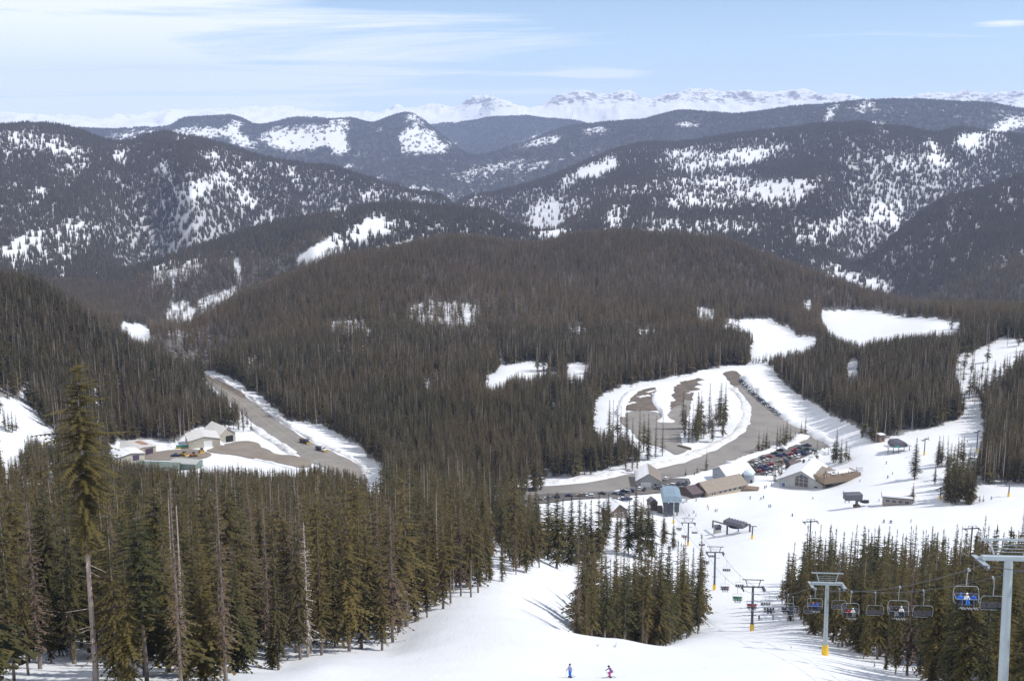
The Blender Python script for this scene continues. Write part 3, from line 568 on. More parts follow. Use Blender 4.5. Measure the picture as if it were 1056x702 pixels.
# ---- stands on the ski hill, by photo x and ground range
STANDS = {
 'left': [(-330, 112), (0, 118), (50, 124), (72, 158), (118, 158), (122, 126), (160, 124), (230, 126), (262, 148), (288, 158), (300, 176), (330, 176), (404, 190), (412, 202), (440, 224), (495, 264), (525, 290), (556, 338), (556, 560), (545, 640), (470, 690), (380, 660), (300, 640), (230, 640), (120, 640), (-330, 640)],
 'island': [(593, 216), (650, 213), (680, 236), (705, 270), (724, 300), (724, 345), (690, 360), (640, 350), (593, 300)],
 'right': [(806, 345), (824, 286), (873, 231), (905, 212), (932, 182), (960, 162), (1000, 142), (1100, 126), (1250, 120), (1250, 420), (1000, 410), (900, 400), (830, 400), (806, 370)],
}
def stand_points(poly, per_m2, seed):
    rg = np.random.default_rng(seed); rs = [p[1] for p in poly]
    n = int(.5 * (max(rs) ** 2 - min(rs) ** 2) * 1.2 / per_m2)
    r = np.sqrt(rg.uniform(min(rs) ** 2, max(rs) ** 2, n)); th = rg.uniform(-.6, .6, n); x = r * np.sin(th); y = r * np.cos(th); z = gsample(ZG, x, y)
    px, _, _ = project(x, y, z); k = inpoly(poly, px, r)
    pts = np.c_[x, y, z][k]; rg.shuffle(pts)
    out = []; cell = {}; md = math.sqrt(per_m2) * .62                       # no two trunks closer than this
    for p in pts:
        c = (int(p[0] // md), int(p[1] // md))
        if any((p[0] - q[0]) ** 2 + (p[1] - q[1]) ** 2 < md * md for a in (-1, 0, 1) for b in (-1, 0, 1) for q in cell.get((c[0] + a, c[1] + b), ())): continue
        cell.setdefault(c, []).append(p); out.append(p)
    return np.array(out)

TREES = []                                                                 # x, y, z, h, kind, stand
def pick_kind(stand, r):
    u = random.random()
    if stand == 'left': return random.choice(('full0', 'full1', 'full2', 'slim0', 'slim1', 'open0', 'open1', 'open2', 'full3', 'slim2', 'full4', 'full5', 'full6', 'slim3', 'slim4', 'open3')) if u < .87 else random.choice(('grey0', 'grey1', 'grey2')) if u < .99 else 'rusty0'
    return random.choice(('full0', 'full1', 'full2', 'full3', 'full4', 'full5', 'full6', 'slim0', 'slim1', 'slim2', 'slim3', 'slim4')) if u < .93 else random.choice(('grey0', 'grey1', 'open0'))
for st, per, h0, h1 in (('left', 23, 19, 29), ('island', 18, 18, 29), ('right', 18, 18, 27)):
    for p in stand_points(STANDS[st], per, hash(st) % 100 if False else {'left': 1, 'island': 2, 'right': 3}[st]):
        r = math.hypot(p[0], p[1]); u_ = random.random(); h = random.uniform(h0, h1) * (random.uniform(.9, 1.08) if u_ > .42 else random.uniform(.62, .92) if u_ > .14 else random.uniform(.3, .6))
        if st == 'left':
            h *= np.interp(r, [130, 200, 400, 640], [1.08, 1.12, .96, .84]); bx_, by_, _f = project(p[0], p[1], p[2])
            if r < 250 and u_ > .25 and by_ > 600: h = (by_ - random.triangular(476, 600, 505)) * mpp(p) * 1.06
        ok = False
        for _ in range(6):
            bad = False
            for t in (.25, .5, .75, .97):
                px, py, _f = project(p[0], p[1], p[2] + h * t)
                if 0 <= px < W_ and 0 <= py < H_ and (allowed(np.array([px]), np.array([py]))[0] < .5) and not (st in ('island', 'right') and (py > 545 if st == 'island' else py > 540)) and not (st == 'left' and py > 505): bad = True
            if not bad: ok = True; break
            h *= .86
        if ok and _ > 0: h *= random.uniform(.55, 1.0)
        if ok and h > 5: TREES.append((p[0], p[1], p[2], h, pick_kind(st, r), st))

# ---- single trees read from the photo: foot x, foot y, height in pixels, kind, stand
def single(px, py, hpx, kind, st, rmin=60, lab=None, wide=1.0):
    p = hit(px, py, rmin); TREES.append((p.x, p.y, p.z, hpx * mpp(p) * 1.03, kind, st, lab, wide))
for px, py, h in [(574, 586, 80), (565, 577, 70), (580, 579, 66), (589, 582, 72), (597, 581, 74), (603, 577, 60), (609, 576, 62), (617, 576, 68), (622, 566, 50), (627, 548, 40), (640, 549, 29), (646, 548, 27), (655, 555, 56), (661, 553, 42), (636, 568, 44), (648, 572, 60), (668, 566, 52), (684, 562, 34), (694, 567, 30), (672, 580, 52), (660, 575, 58)]: single(px, py, h, 'full%d' % random.randrange(7), 'upper', 300, None, 1.35)
for px, py, h in [(862, 476, 34), (867, 478, 27), (859, 477, 22), (872, 475, 22), (875, 476, 16)]: single(px, py, h, 'full%d' % random.randrange(4), 'lodge', 500)
for px, py, h in [(799, 496, 22), (806, 496, 23), (803, 490, 15)]: single(px, py, h, 'full%d' % random.randrange(4), 'lodgecar', 500)
for px, py, h in [(782, 467, 23), (786, 465, 22), (790, 465, 24), (793, 464, 12), (801, 464, 29), (804, 462, 25), (807, 459, 23), (811, 457, 24), (815, 456, 19), (820, 454, 12), (826, 451, 17), (830, 450, 23), (809, 461, 20)]: single(px, py, h, random.choice(('slim0', 'slim1', 'slim2', 'full1')), 'lotedge', 500)
for px, py, h in [(706, 452, 22), (710, 456, 38), (714, 456, 40), (719, 454, 50), (723, 452, 36), (727, 449, 25), (731, 447, 52), (736, 445, 34), (741, 441, 32), (742, 438, 34), (746, 438, 28), (749, 436, 12), (716, 449, 28), (733, 441, 26)]: single(px, py, h, random.choice(('slim0', 'slim1', 'grey0', 'slim2', 'slim0')), 'loop', 500)
for i in range(16): single(random.uniform(704, 748), 452 - random.uniform(-4, 16), random.uniform(20, 46), random.choice(('slim0', 'slim3', 'slim4', 'slim2')), 'loop', 500)
for px, py, h in [(728, 485, 22), (707, 491, 10), (716, 490, 6), (719, 488, 9), (842, 477, 24), (840, 470, 10)]: single(px, py, h, 'slim1', 'roadside', 500)
for px, py, h in [(640, 458, 40), (646, 462, 44), (652, 470, 40), (637, 450, 32), (659, 475, 55), (668, 474, 48), (676, 472, 44), (683, 470, 40), (632, 452, 40), (645, 485, 40), (652, 486, 35), (657, 488, 28), (628, 456, 44), (664, 466, 40)]: single(px, py, h, random.choice(('slim0', 'slim1', 'full0', 'slim2', 'grey1')), 'lotwest', 500)
for px, py, h, lab in [(943, 494, 41, 'broad lone dark spruce on the open snow below the teal lift hut'), (941, 519, 21, 'small spruce growing against the long snow roofed hut by the lift'), (964, 499, 22, 'narrow spruce standing alone just below the four spaced slope spruces'), (889, 451, 22, None)]: single(px, py, h, 'full2', 'slope', 500, lab, 1.7 if h == 41 else 1.2)
for px, py, h in [(967, 481, 29), (971, 478, 27), (977, 481, 29), (980, 480, 22), (990, 478, 28), (993, 477, 26), (1000, 478, 20)]: single(px, py, h * 1.05, 'full%d' % random.randrange(4), 'slope4', 500, None, 1.35)
for i in range(26): single(random.uniform(976, 1003), random.uniform(492, 520), random.uniform(28, 46), 'full%d' % random.randrange(4), 'slopeclump', 450, None, 1.25)
for px, py, h in [(1006, 515, 10), (1010, 518, 9), (1014, 517, 8)]: single(px, py, h, 'sapling0', 'slopeclump', 450)
for px, py, h in [(6, 445, 25), (9, 444, 20), (5, 441, 22), (13, 446, 22), (17, 444, 16)]: single(px, py, h, 'slim0', 'leftclear', 400)
for px, py, h in [(217, 440, 20), (223, 441, 26), (229, 440, 24), (232, 441, 18), (236, 441, 24), (241, 442, 26), (246, 443, 22), (251, 445, 28), (259, 444, 14), (255, 440, 16)]: single(px, py, h, 'slim1', 'roadhill', 500)
for px, py, h in [(850, 664, 10), (864, 667, 9), (902, 687, 8), (913, 690, 12), (818, 640, 7)]: single(px, py, h, 'sapling0', 'sapling', 120)
single(99, 709, 308, 'tall0', 'left', 100, 'tall conifer with a long bare pale trunk and ragged crown'); single(318, 677, 136, 'snag0', 'left', 100, 'bleached grey dead snag standing at the edge of the ski run')
single(281, 690, 60, 'full1', 'left', 100, 'short bushy spruce on the snow beside the grey snag'); single(405, 662, 148, 'grey0', 'left', 100, 'grey dead needle conifer behind the notch of the run edge')
single(1008, 640, 102, 'rusty0', 'right', 200, 'rusty brown dying spruce beside the big lift tower')

# ---- which show largest: paint silhouettes from near to far
TR = [t if len(t) > 6 else (*t, None, 1.0) for t in TREES]
more = []
for (r0, r1, per) in ((620, 1150, 10),):
    x, y, z = scatter(r0, r1, per); h = RNG.uniform(15, 23, len(x)); h[RNG.random(len(x)) < .15] *= .6
    k, h = keep_mask(x, y, z, h)
    x, y, z, h = x[k], y[k], z[k], h[k]
MIDX = [(x, y, z, h)]
SIDE = np.zeros((H_, W_), bool)
shown = np.zeros(len(TR))
order = sorted(range(len(TR)), key=lambda i: TR[i][0] ** 2 + TR[i][1] ** 2)
for i in order:
    t = TR[i]; bx, by, fz = project(t[0], t[1], t[2]); tx, ty, _ = project(t[0], t[1], t[2] + t[3])
    w = .12 * (by - ty); n = 0
    for c in range(int(max(0, bx - w)), int(min(W_, bx + w + 1))):
        top = ty + (by - ty) * abs(c + .5 - bx) / max(w, .5); a, b = int(max(0, top)), int(min(H_, by))
        if b > a:
            s = SIDE[a:b, c]; n += int((~s).sum()); s[:] = True
    shown[i] = n
special = [i for i in range(len(TR)) if TR[i][6]]
rank = [i for i in np.argsort(-shown) if not TR[i][6] and shown[i] > 25]
solo = special + list(rank[:300 - len(special)])
rest = sorted(set(range(len(TR))) - set(solo))
print('trees in stands', len(TR), 'solo', len(solo), 'smallest shown', shown[solo[-1]])

PLACE = {'island': 'in the tree island on the run', 'right': 'in the stand behind the chairlift', 'upper': 'in the upper clump above the run', 'lodge': 'behind the A-frame lodge', 'lodgecar': 'between parked cars and lodge', 'lotedge': 'at the lodge car park edge', 'loop': 'on the snowy loop inside the parking road', 'roadside': 'along the parking road verge', 'lotwest': 'at the forest edge by the parking loop', 'slope': 'alone on the right hand ski slope', 'slope4': 'spaced in a row on the right hand slope', 'slopeclump': 'in the small clump on the right slope', 'leftclear': 'in the open clearing at far left', 'roadhill': 'between the sheds and the highway', 'sapling': 'poking from the snow near the yellow footed tower'}
def left_place(px):
    return 'left of the tall bare trunk conifer' if px < 75 else 'just right of the tall bare trunk conifer' if px < 150 else 'below the maintenance sheds in the big left stand' if px < 250 else 'around the bleached grey snag' if px < 345 else 'beside the notch of the run edge' if px < 430 else 'along the upper left edge of the run'
def kind_word(k):
    return {'full': 'bushy green spruce', 'slim': 'slender green spruce', 'open': 'sparse bare stemmed spruce', 'grey': 'grey dead needle conifer', 'rust': 'rusty brown dying spruce', 'snag': 'bleached bare snag', 'tall': 'tall spruce', 'sapl': 'tiny spruce sapling'}[k[:4]]
groups = {}
for i in solo:
    t = TR[i]; px, py, _ = project(t[0], t[1], t[2]); st = t[5]
    where = left_place(px) if st == 'left' else PLACE[st]
    groups.setdefault((kind_word(t[4]), where), []).append((float(px), float(py), i))
LAB = {}
for (kw, where), L in groups.items():
    if len(L) == 1: LAB[L[0][2]] = f'{kw} {where}'; continue
    free = list(L)
    tall = max(free, key=lambda q: TR[q[2]][3] / math.hypot(TR[q[2]][0], TR[q[2]][1])); free.remove(tall); LAB[tall[2]] = f'largest {kw} {where}'
    for word, key in (('leftmost', lambda q: q[0]), ('rightmost', lambda q: -q[0]), ('lowest', lambda q: -q[1]), ('uppermost', lambda q: q[1])):
        if free:
            b = min(free, key=key); free.remove(b); LAB[b[2]] = f'{word} {kw} {where}'
    for q in free: LAB[q[2]] = f'{kw} {where}, of several' if len(free) > 1 else f'remaining {kw} {where}'
for i in solo:
    t = TR[i]; k = t[4]; s = t[3] / KH; dead = k[:4] in ('grey', 'snag')
    name = 'dead_tree' if dead else 'tree_sapling' if k[:4] == 'sapl' else 'spruce_tree'
    tm, cm = VAR[k]; wx = s * t[7] * random.uniform(.72, 1.34)
    st = t[5]; where = left_place(project(t[0], t[1], t[2])[0]) if st == 'left' else PLACE[st]
    o = empty(name, (t[0], t[1], t[2] - .15), random.random() * 6.28, t[6] or LAB[i], 'tree', ('dead trees ' if dead else 'spruces ') + where, (wx, wx, s))
    if k == 'tall0': o.rotation_euler = (0, R(.7), 0)
    link('trunk', tm, o); link('crown', cm, o)

# ---- the rest as forest: points carry kind, size and turn; a node tree sets trees on them
def forest(name, pts, protos, label, group=None):
    """pts: x, y, z, kind, width scale, height scale"""
    P = np.asarray(pts, float); me = bpy.data.meshes.new(name); me.vertices.add(len(P)); me.vertices.foreach_set('co', np.ascontiguousarray(P[:, :3], np.float32).ravel())
    def at(n, t, vals, key='value'):
        q = me.attributes.new(n, t, 'POINT'); q.data.foreach_set(key, vals)
    at('species', 'INT', P[:, 3].astype(np.int32))
    at('size', 'FLOAT_VECTOR', np.ascontiguousarray(np.c_[P[:, 4], P[:, 4], P[:, 5]], np.float32).ravel(), 'vector')
    at('turn', 'FLOAT_VECTOR', np.ascontiguousarray(np.c_[RNG.normal(0, .02, len(P)), RNG.normal(0, .02, len(P)), RNG.uniform(0, 6.28, len(P))], np.float32).ravel(), 'vector')
    o = link(name, me); stuff(o); o['label'] = label; o['category'] = 'forest'
    g = bpy.data.node_groups.new(name, 'GeometryNodeTree'); g.interface.new_socket('Geometry', in_out='INPUT', socket_type='NodeSocketGeometry'); g.interface.new_socket('Geometry', in_out='OUTPUT', socket_type='NodeSocketGeometry')
    gi = g.nodes.new('NodeGroupInput'); go = g.nodes.new('NodeGroupOutput'); jn = g.nodes.new('GeometryNodeJoinGeometry')
    def named(n, t): a = g.nodes.new('GeometryNodeInputNamedAttribute'); a.data_type = t; a.inputs[0].default_value = n; return a.outputs[0]
    sp, sz, tu = named('species', 'INT'), named('size', 'FLOAT_VECTOR'), named('turn', 'FLOAT_VECTOR')
    e2r = g.nodes.new('FunctionNodeEulerToRotation'); g.links.new(tu, e2r.inputs[0])
    for k, p in enumerate(protos):
        c = g.nodes.new('FunctionNodeCompare'); c.data_type = 'INT'; c.operation = 'EQUAL'; g.links.new(sp, c.inputs[2]); c.inputs[3].default_value = k
        oi = g.nodes.new('GeometryNodeObjectInfo'); oi.inputs[0].default_value = p
        ip = g.nodes.new('GeometryNodeInstanceOnPoints'); g.links.new(gi.outputs[0], ip.inputs['Points']); g.links.new(c.outputs[0], ip.inputs['Selection']); g.links.new(oi.outputs['Geometry'], ip.inputs['Instance']); g.links.new(e2r.outputs[0], ip.inputs['Rotation']); g.links.new(sz, ip.inputs['Scale']); g.links.new(ip.outputs[0], jn.inputs[0])
    g.links.new(jn.outputs[0], go.inputs[0]); md = o.modifiers.new('trees', 'NODES'); md.node_group = g
    return o
rows = []
for i in rest:
    t = TR[i]; s = t[3] / KH; rows.append((t[0], t[1], t[2] - .2, 3 if t[4][:4] in ('grey', 'snag') else random.randrange(3), s * random.uniform(.9, 1.1), s))
NN = len(P_near); ND = NN + len(P_mid)
def add_rows(x, y, z, h, off, ngreen, ndead, deadf):
    n = len(x); dz = fbm(x / 260, y / 260, 3, 61); dead = RNG.random(n) < deadf * np.clip(1 + 2.2 * dz, .2, 3)
    k = np.where(dead, off + ngreen + RNG.integers(0, max(ndead, 1), n), off + RNG.integers(0, ngreen, n)); s = h / KH
    rows.extend(zip(x, y, z - .2, k, s * RNG.uniform(.85, 1.2, n), s))
x, y, z, h = MIDX[0]; add_rows(x, y, z, h, ND, 3, 1, .14)
x, y, z = scatter(1150, 2550, 21); h = RNG.uniform(14, 22, len(x)); h[RNG.random(len(x)) < .15] *= .6; k, h = keep_mask(x, y, z, h); x, y, z, h = x[k], y[k], z[k], h[k]; print('mid trees', len(x)); add_rows(x, y, z, h, NN, 6, 2, .2)
forest('conifer_forest', rows, P_near + P_mid + P_edge + [P_near[3]], 'dense dark conifer forest covering the valley floor and nearer hills')
rows = []
x, y, z = scatter(2550, 4300, 75); k, h = keep_mask(x, y, z, np.full(len(x), 19.), (0., .5, .9), True); x, y, z, h = x[k], y[k], z[k], h[k]; print('far clumps', len(x)); s = RNG.uniform(.75, 1.15, len(x)); rows += list(zip(x, y, z - .5, RNG.integers(0, 4, len(x)), s, h / 19 * RNG.uniform(.85, 1.2, len(x))))
x, y, z = scatter(4300, 6500, 110); k, h = keep_mask(x, y, z, np.full(len(x), 19.), (0., .5, .9), True); x, y, z, h = x[k], y[k], z[k], h[k]; print('far clumps', len(x)); s = RNG.uniform(.8, 1.2, len(x)); rows += list(zip(x, y, z - .5, RNG.integers(0, 4, len(x)), s, h / 19 * RNG.uniform(.85, 1.25, len(x))))
x, y, z = scatter(6500, 12900, 520); k, h = keep_mask(x, y, z, np.full(len(x), 18.), (0., .5), True); x, y, z = x[k], y[k], z[k]; print('very far', len(x)); s = RNG.uniform(.8, 1.15, len(x)); rows += list(zip(x, y, z - 1.2, 4 + RNG.integers(0, 4, len(x)), s, s * 1.1))
forest('mountain_forest', rows, P_far + P_vfar, 'hazy far conifer woods broken by snow patches on the mountainsides')
#PART2
# ------------------------------------------------------------------ roads, car parks, snow banks
def chaikin(p, n=2, closed=True):
    for _ in range(n):
        q = []; m = len(p)
        for i in range(m if closed else m - 1):
            a, b = p[i], p[(i + 1) % m]; q += [(a[0] * .75 + b[0] * .25, a[1] * .75 + b[1] * .25), (a[0] * .25 + b[0] * .75, a[1] * .25 + b[1] * .75)]
        if not closed: q = [p[0]] + q + [p[-1]]
        p = q
    return p
def zpx(poly, z): return [(z[0] + a / z[2], z[1] + b / z[2]) for a, b in poly]
def drape(name, poly, m, dz, step=5.0, smooth=2, rough=2.4):
    pts = [hit(a, b, 300).xy for a, b in chaikin(poly, smooth)]; dn = []
    for i, p in enumerate(pts):
        nk = max(1, int((pts[(i + 1) % len(pts)] - p).length / 3.0)); dn += [p.lerp(pts[(i + 1) % len(pts)], k / nk) for k in range(nk)]
    J = lambda p, o: float(fbm(np.array([p.x / 9. + o]), np.array([p.y / 9. - o]), 4, 9)[0]) * rough
    pts = [p + Vector((J(p, 3.1), J(p, 71.7))) for p in dn]
    keep = [pts[0]]
    for p in pts[1:]:
        if (p - keep[-1]).length > 1.0: keep.append(p)
    if (keep[0] - keep[-1]).length < 1.0: keep.pop()
    n = len(keep); xs = [p.x for p in keep]; ys = [p.y for p in keep]; ins = []
    gxs, gys = np.meshgrid(np.arange(min(xs), max(xs), step), np.arange(min(ys), max(ys), step)); gxs = gxs.ravel(); gys = gys.ravel()
    k = inpoly([(p.x, p.y) for p in keep], gxs, gys)
    allp = keep + [Vector((float(a), float(b))) for a, b in zip(gxs[k], gys[k])]
    vs, es, fs, *_ = delaunay_2d_cdt(allp, [(i, (i + 1) % n) for i in range(n)], [list(range(n))], 1, 1e-3)
    v = [(p.x, p.y, gz(p.x, p.y) + dz) for p in vs]
    o = link(name, newmesh(name, v, [tuple(f) for f in fs], [m], smooth=True)); structure(o); return o
def tarmac_mat(name, c1, c2, wet=.0, scale=.06):
    m = bpy.data.materials.new(name); m.use_nodes = True; nt = m.node_tree; b = nt.nodes['Principled BSDF']; g = N(nt, 'ShaderNodeNewGeometry')
    n1 = N(nt, 'ShaderNodeTexNoise'); n1.inputs['Scale'].default_value = scale; n1.inputs['Detail'].default_value = 8; n1.inputs['Roughness'].default_value = .65; nt.links.new(g.outputs['Position'], n1.inputs['Vector'])
    n2 = N(nt, 'ShaderNodeTexNoise'); n2.inputs['Scale'].default_value = .9; n2.inputs['Detail'].default_value = 5; nt.links.new(g.outputs['Position'], n2.inputs['Vector'])
    c = mixc(nt, mrange(nt, n1.outputs[0], .35, .65), c1, c2); c = mixc(nt, mrange(nt, n2.outputs[0], .4, .8, 0, .35), c, tuple(x * .7 for x in c1)); nt.links.new(c, b.inputs['Base Color'])
    b.inputs['Roughness'].default_value = .85; b.inputs['Specular IOR Level'].default_value = .2; return m
M_road = tarmac_mat('sanded_asphalt', (.20, .186, .174), (.265, .247, .23)); M_yard = tarmac_mat('gravel', (.19, .16, .135), (.25, .215, .18)); M_mud = tarmac_mat('mud', (.105, .085, .07), (.175, .145, .12), scale=.15); M_dark = tarmac_mat('wet_asphalt', (.10, .095, .095), (.16, .145, .135)); M_line = mat('worn_line_paint', (.42, .37, .27), .8)
road_poly = [(745, 384), (750, 388), (754, 397), (767, 409), (775, 421), (774, 437), (764, 450), (743, 462), (715, 475), (677, 484), (651, 489), (622, 495), (590, 500), (545, 503), (488, 502), (488, 508), (530, 511), (560, 512), (611, 510), (630, 507), (655, 503), (681, 495), (700, 492), (716, 489), (745, 479), (760, 474), (780, 468), (806, 459), (822, 454), (838, 463), (855, 465), (858, 460), (845, 452), (830, 444), (815, 437), (802, 427), (795, 420), (780, 405), (766, 393), (764, 385), (756, 382)]
drape('parking_road', road_poly, M_road, .30)
drape('muddy_turnaround', [(745, 384), (756, 382), (764, 385), (762, 391), (768, 396), (755, 399), (751, 390)], M_mud, .42, 3)
drape('car_park', [(758, 481), (768, 477), (780, 472), (795, 467), (812, 461), (824, 458), (838, 462), (840, 466), (830, 471), (818, 475), (803, 484), (795, 489), (778, 490), (764, 487)], M_dark, .44)
drape('small_car_park', [(640, 511), (640, 505), (656, 502), (676, 497), (692, 493), (713, 493), (711, 501), (700, 506), (685, 508), (660, 511)], M_dark, .44)
drape('lower_car_park', zpx([(150, 260), (160, 220), (300, 215), (420, 205), (560, 205), (700, 195), (800, 195), (850, 210), (840, 245), (740, 230), (620, 235), (500, 240), (380, 260), (250, 270)], (490, 470, 5.28)), M_dark, .44)
drape('inner_car_park', zpx([(150, 290), (165, 250), (320, 248), (332, 305), (352, 250), (380, 215), (445, 200), (440, 235), (425, 290), (400, 345), (388, 372), (432, 402), (372, 432), (345, 402), (310, 392), (250, 382), (205, 340)], Z8), M_road, .30)
drape('muddy_lot', zpx([(163, 252), (162, 225), (190, 190), (232, 156), (322, 150), (282, 185), (312, 222), (322, 250)], Z8), M_mud, .36, rough=7)
drape('muddy_track', zpx([(352, 250), (355, 205), (378, 150), (405, 130), (492, 108), (462, 150), (450, 192), (447, 202), (380, 218)], Z8), M_mud, .36, rough=7)
hw = [(204, 384), (210, 390), (222, 401), (239, 417), (255, 430), (263, 438), (285, 454), (305, 468), (324, 478), (348, 489), (380, 499), (377, 489), (370, 480), (361, 474), (338, 463.6), (323, 457.6), (308, 448.5), (287, 435), (260, 413), (240, 401), (225, 393), (212, 386)]
drape('highway', hw, M_road, .30, rough=1.2)
def stripe(name, pts, w, m, dz):
    P = [hit(a, b, 300) for a, b in chaikin(pts, 3, False)]; b = MB(); v = []
    for i, p in enumerate(P):
        d = (P[min(i + 1, len(P) - 1)] - P[max(i - 1, 0)]); d = Vector((-d.y, d.x, 0)).normalized() * w / 2
        for s in (-1, 1): q = p + d * s; v.append((q.x, q.y, gz(q.x, q.y) + dz))
    b.add(v, [(2 * i, 2 * i + 1, 2 * i + 3, 2 * i + 2) for i in range(len(P) - 1)]); return structure(b.build(name, m))
stripe('road_markings', [(210, 387), (232, 403), (250, 416), (275, 437), (297, 453), (322, 469), (352, 486)], .35, M_line, .46)
stripe('road_markings', [(213, 387), (235, 402), (255, 415), (281, 436), (304, 451), (330, 466), (358, 481)], .25, M_line, .46)
drape('muddy_shoulder', [(207, 385), (222, 391), (240, 399), (258, 411), (248, 411), (235, 404), (215, 391)], M_mud, .42, 3)
drape('yard', [(212, 464), (223, 460), (237, 456), (258, 454.5), (270, 460), (284, 469), (305, 470), (326, 476), (316, 484), (298, 480), (278, 476), (260, 473), (240, 469), (222, 468)], M_yard, .30)
drape('equipment_yard', zpx([(340, 325), (420, 290), (500, 285), (560, 275), (740, 268), (850, 290), (870, 325), (760, 345), (560, 350), (350, 345)], (95, 425, 7.02)), M_yard, .34, 4)
def bank(name, pts, w, h, m=None, seed=0):
    P = [hit(a, b, 300) for a, b in chaikin(pts, 3, False)]
    Q = [P[0]]
    for p in P[1:]:
        n = max(1, int((p - Q[-1]).length / 2.2)); a = Q[-1]; Q += [a.lerp(p, (i + 1) / n) for i in range(n)]
    b = MB(); v = []; prof = [(-.5, -.25), (-.40, .30), (-.27, .72), (-.1, .97), (.08, 1), (.24, .78), (.38, .34), (.5, -.25)]
    for i, p in enumerate(Q):
        d = Q[min(i + 2, len(Q) - 1)] - Q[max(i - 2, 0)]; d = Vector((-d.y, d.x, 0)).normalized(); e = min(1, i / 3, (len(Q) - 1 - i) / 3)
        k = .55 + 1.1 * float(fbm(np.array([i * .17 + seed * 9.]), np.array([seed * 3.3]), 4, 5)[0]); wv = w * (.85 + .9 * float(fbm(np.array([i * .11 + seed * 5.]), np.array([seed * 7.7]), 3, 8)[0]))
        for j, (a, q) in enumerate(prof):
            nn = random.uniform(-.16, .16); x, y = p.x + d.x * (a + nn * .5) * wv, p.y + d.y * (a + nn * .5) * wv
            v.append((x, y, gz(x, y) + .2 + (h * max(.2, k + nn) * q * max(e, .02) if q > 0 else q * 1.2)))
    n = len(prof); b.add(v, [(i * n + j, i * n + n + j, i * n + n + j + 1, i * n + j + 1) for i in range(len(Q) - 1) for j in range(n - 1)])
    return structure(b.build(name, m or M_bank, smooth=True))
bank('snow_bank', [(756, 400), (766, 411), (771, 422), (769, 436), (759, 447), (740, 458.5), (712, 471), (675, 480), (648, 485)], 8, 1.5, None, 1)
bank('snow_bank', [(648, 484), (615, 491.5), (580, 497), (545, 500.5), (500, 499.5)], 6, 1.8, None, 2)
bank('snow_bank', [(216, 386), (232, 393), (262, 411.5), (289, 433), (310, 446.5), (325, 455.5), (340, 461.5), (363, 472), (374, 480), (379, 489)], 5, 2.0, None, 3)
bank('snow_bank', [(262, 441), (275, 450), (287, 457.5), (303, 468)], 6, 2.2, None, 4)
bank('snow_bank', [(767, 389), (783, 403), (798, 418), (807, 428), (819, 436.5), (833, 442.5), (847, 450.5), (859, 459)], 10, 3.6, M_snow, 5)
bank('snow_bank', [(752, 478), (764, 474.5), (783, 468.5), (808, 459), (822, 454)], 7, 2.0, M_snow, 6)
bank('snow_bank', [(806, 463), (814, 459), (824, 453.5), (831, 449.5)], 11, 3.6, M_snow, 7)
bank('snow_bank', [(694, 397), (682, 403), (675, 409), (680, 418), (685, 428), (687, 436)], 12, 3.2, M_snow, 8)
bank('snow_bank', [(639, 430), (641, 418), (648, 407), (660, 400), (688, 396), (718, 387), (740, 382)], 9, 2.6, M_snow, 9)
bank('snow_bank', [(262, 473.5), (280, 478), (300, 482), (316, 487)], 5, 1.5, M_snow, 10)
bank('snow_bank', zpx([(400, 262), (520, 252), (600, 250)], (95, 425, 7.02)), 8, 2.0, M_snow, 11)
bank('snow_bank', zpx([(905, 235), (955, 235)], (95, 425, 7.02)), 7, 3.0, M_snow, 12)
bank('snow_bank', [(838, 472), (848, 468), (856, 466)], 14, 3.0, M_snow, 13)

# ------------------------------------------------------------------ buildings
M_glass = mat('dark_glass', (.03, .035, .055), .12, spec=.6); M_steel = mat('galvanised_steel', (.42, .46, .48), .45, .3, var=.08); M_dsteel = mat('dark_steel', (.11, .105, .125), .5, .2); M_pad = mat('yellow_foam_pad', (.75, .48, .03), .7, var=.1)
M_plaster = mat('pale_grey_siding', (.36, .37, .36), .8, var=.12, scale=.8); M_tan = mat('tan_siding', (.44, .36, .26), .8, var=.1, scale=.8); M_cream = mat('cream_siding', (.42, .39, .32), .8, var=.08, scale=.6); M_tanroof = mat('tan_metal_roof', (.235, .20, .165), .55, .1, var=.1, scale=.5); M_brroof = mat('dark_brown_roof', (.105, .08, .085), .7, var=.15, scale=.6)
M_metal = mat('pale_metal_roof', (.62, .60, .58), .5, .2, var=.08, scale=.4); M_blue = mat('light_blue_metal', (.27, .36, .43), .4, .3, var=.08, scale=.4); M_teal = mat('teal_panel', (.03, .26, .24), .6, var=.15); M_greenm = mat('faded_green_metal', (.15, .19, .165), .7, var=.2, scale=.3); M_wood = mat('orange_brown_wood', (.22, .165, .115), .8, var=.25, scale=1.5); M_dwood = mat('dark_wood', (.08, .06, .05), .8, var=.2); M_white = mat('white_paint', (.74, .74, .73), .6); M_purple = mat('plum_door', (.07, .05, .085), .6); M_rust = mat('rusty_roof', (.33, .19, .13), .8, var=.3, scale=.4); M_black = mat('black_rubber', (.02, .02, .022), .8); M_yel = mat('machine_yellow', (.42, .27, .05), .5, var=.15); M_rope = mat('steel_rope', (.10, .10, .11), .5, .5); M_shaft = mat('blue_grey_panel', (.26, .29, .33), .6, var=.1)

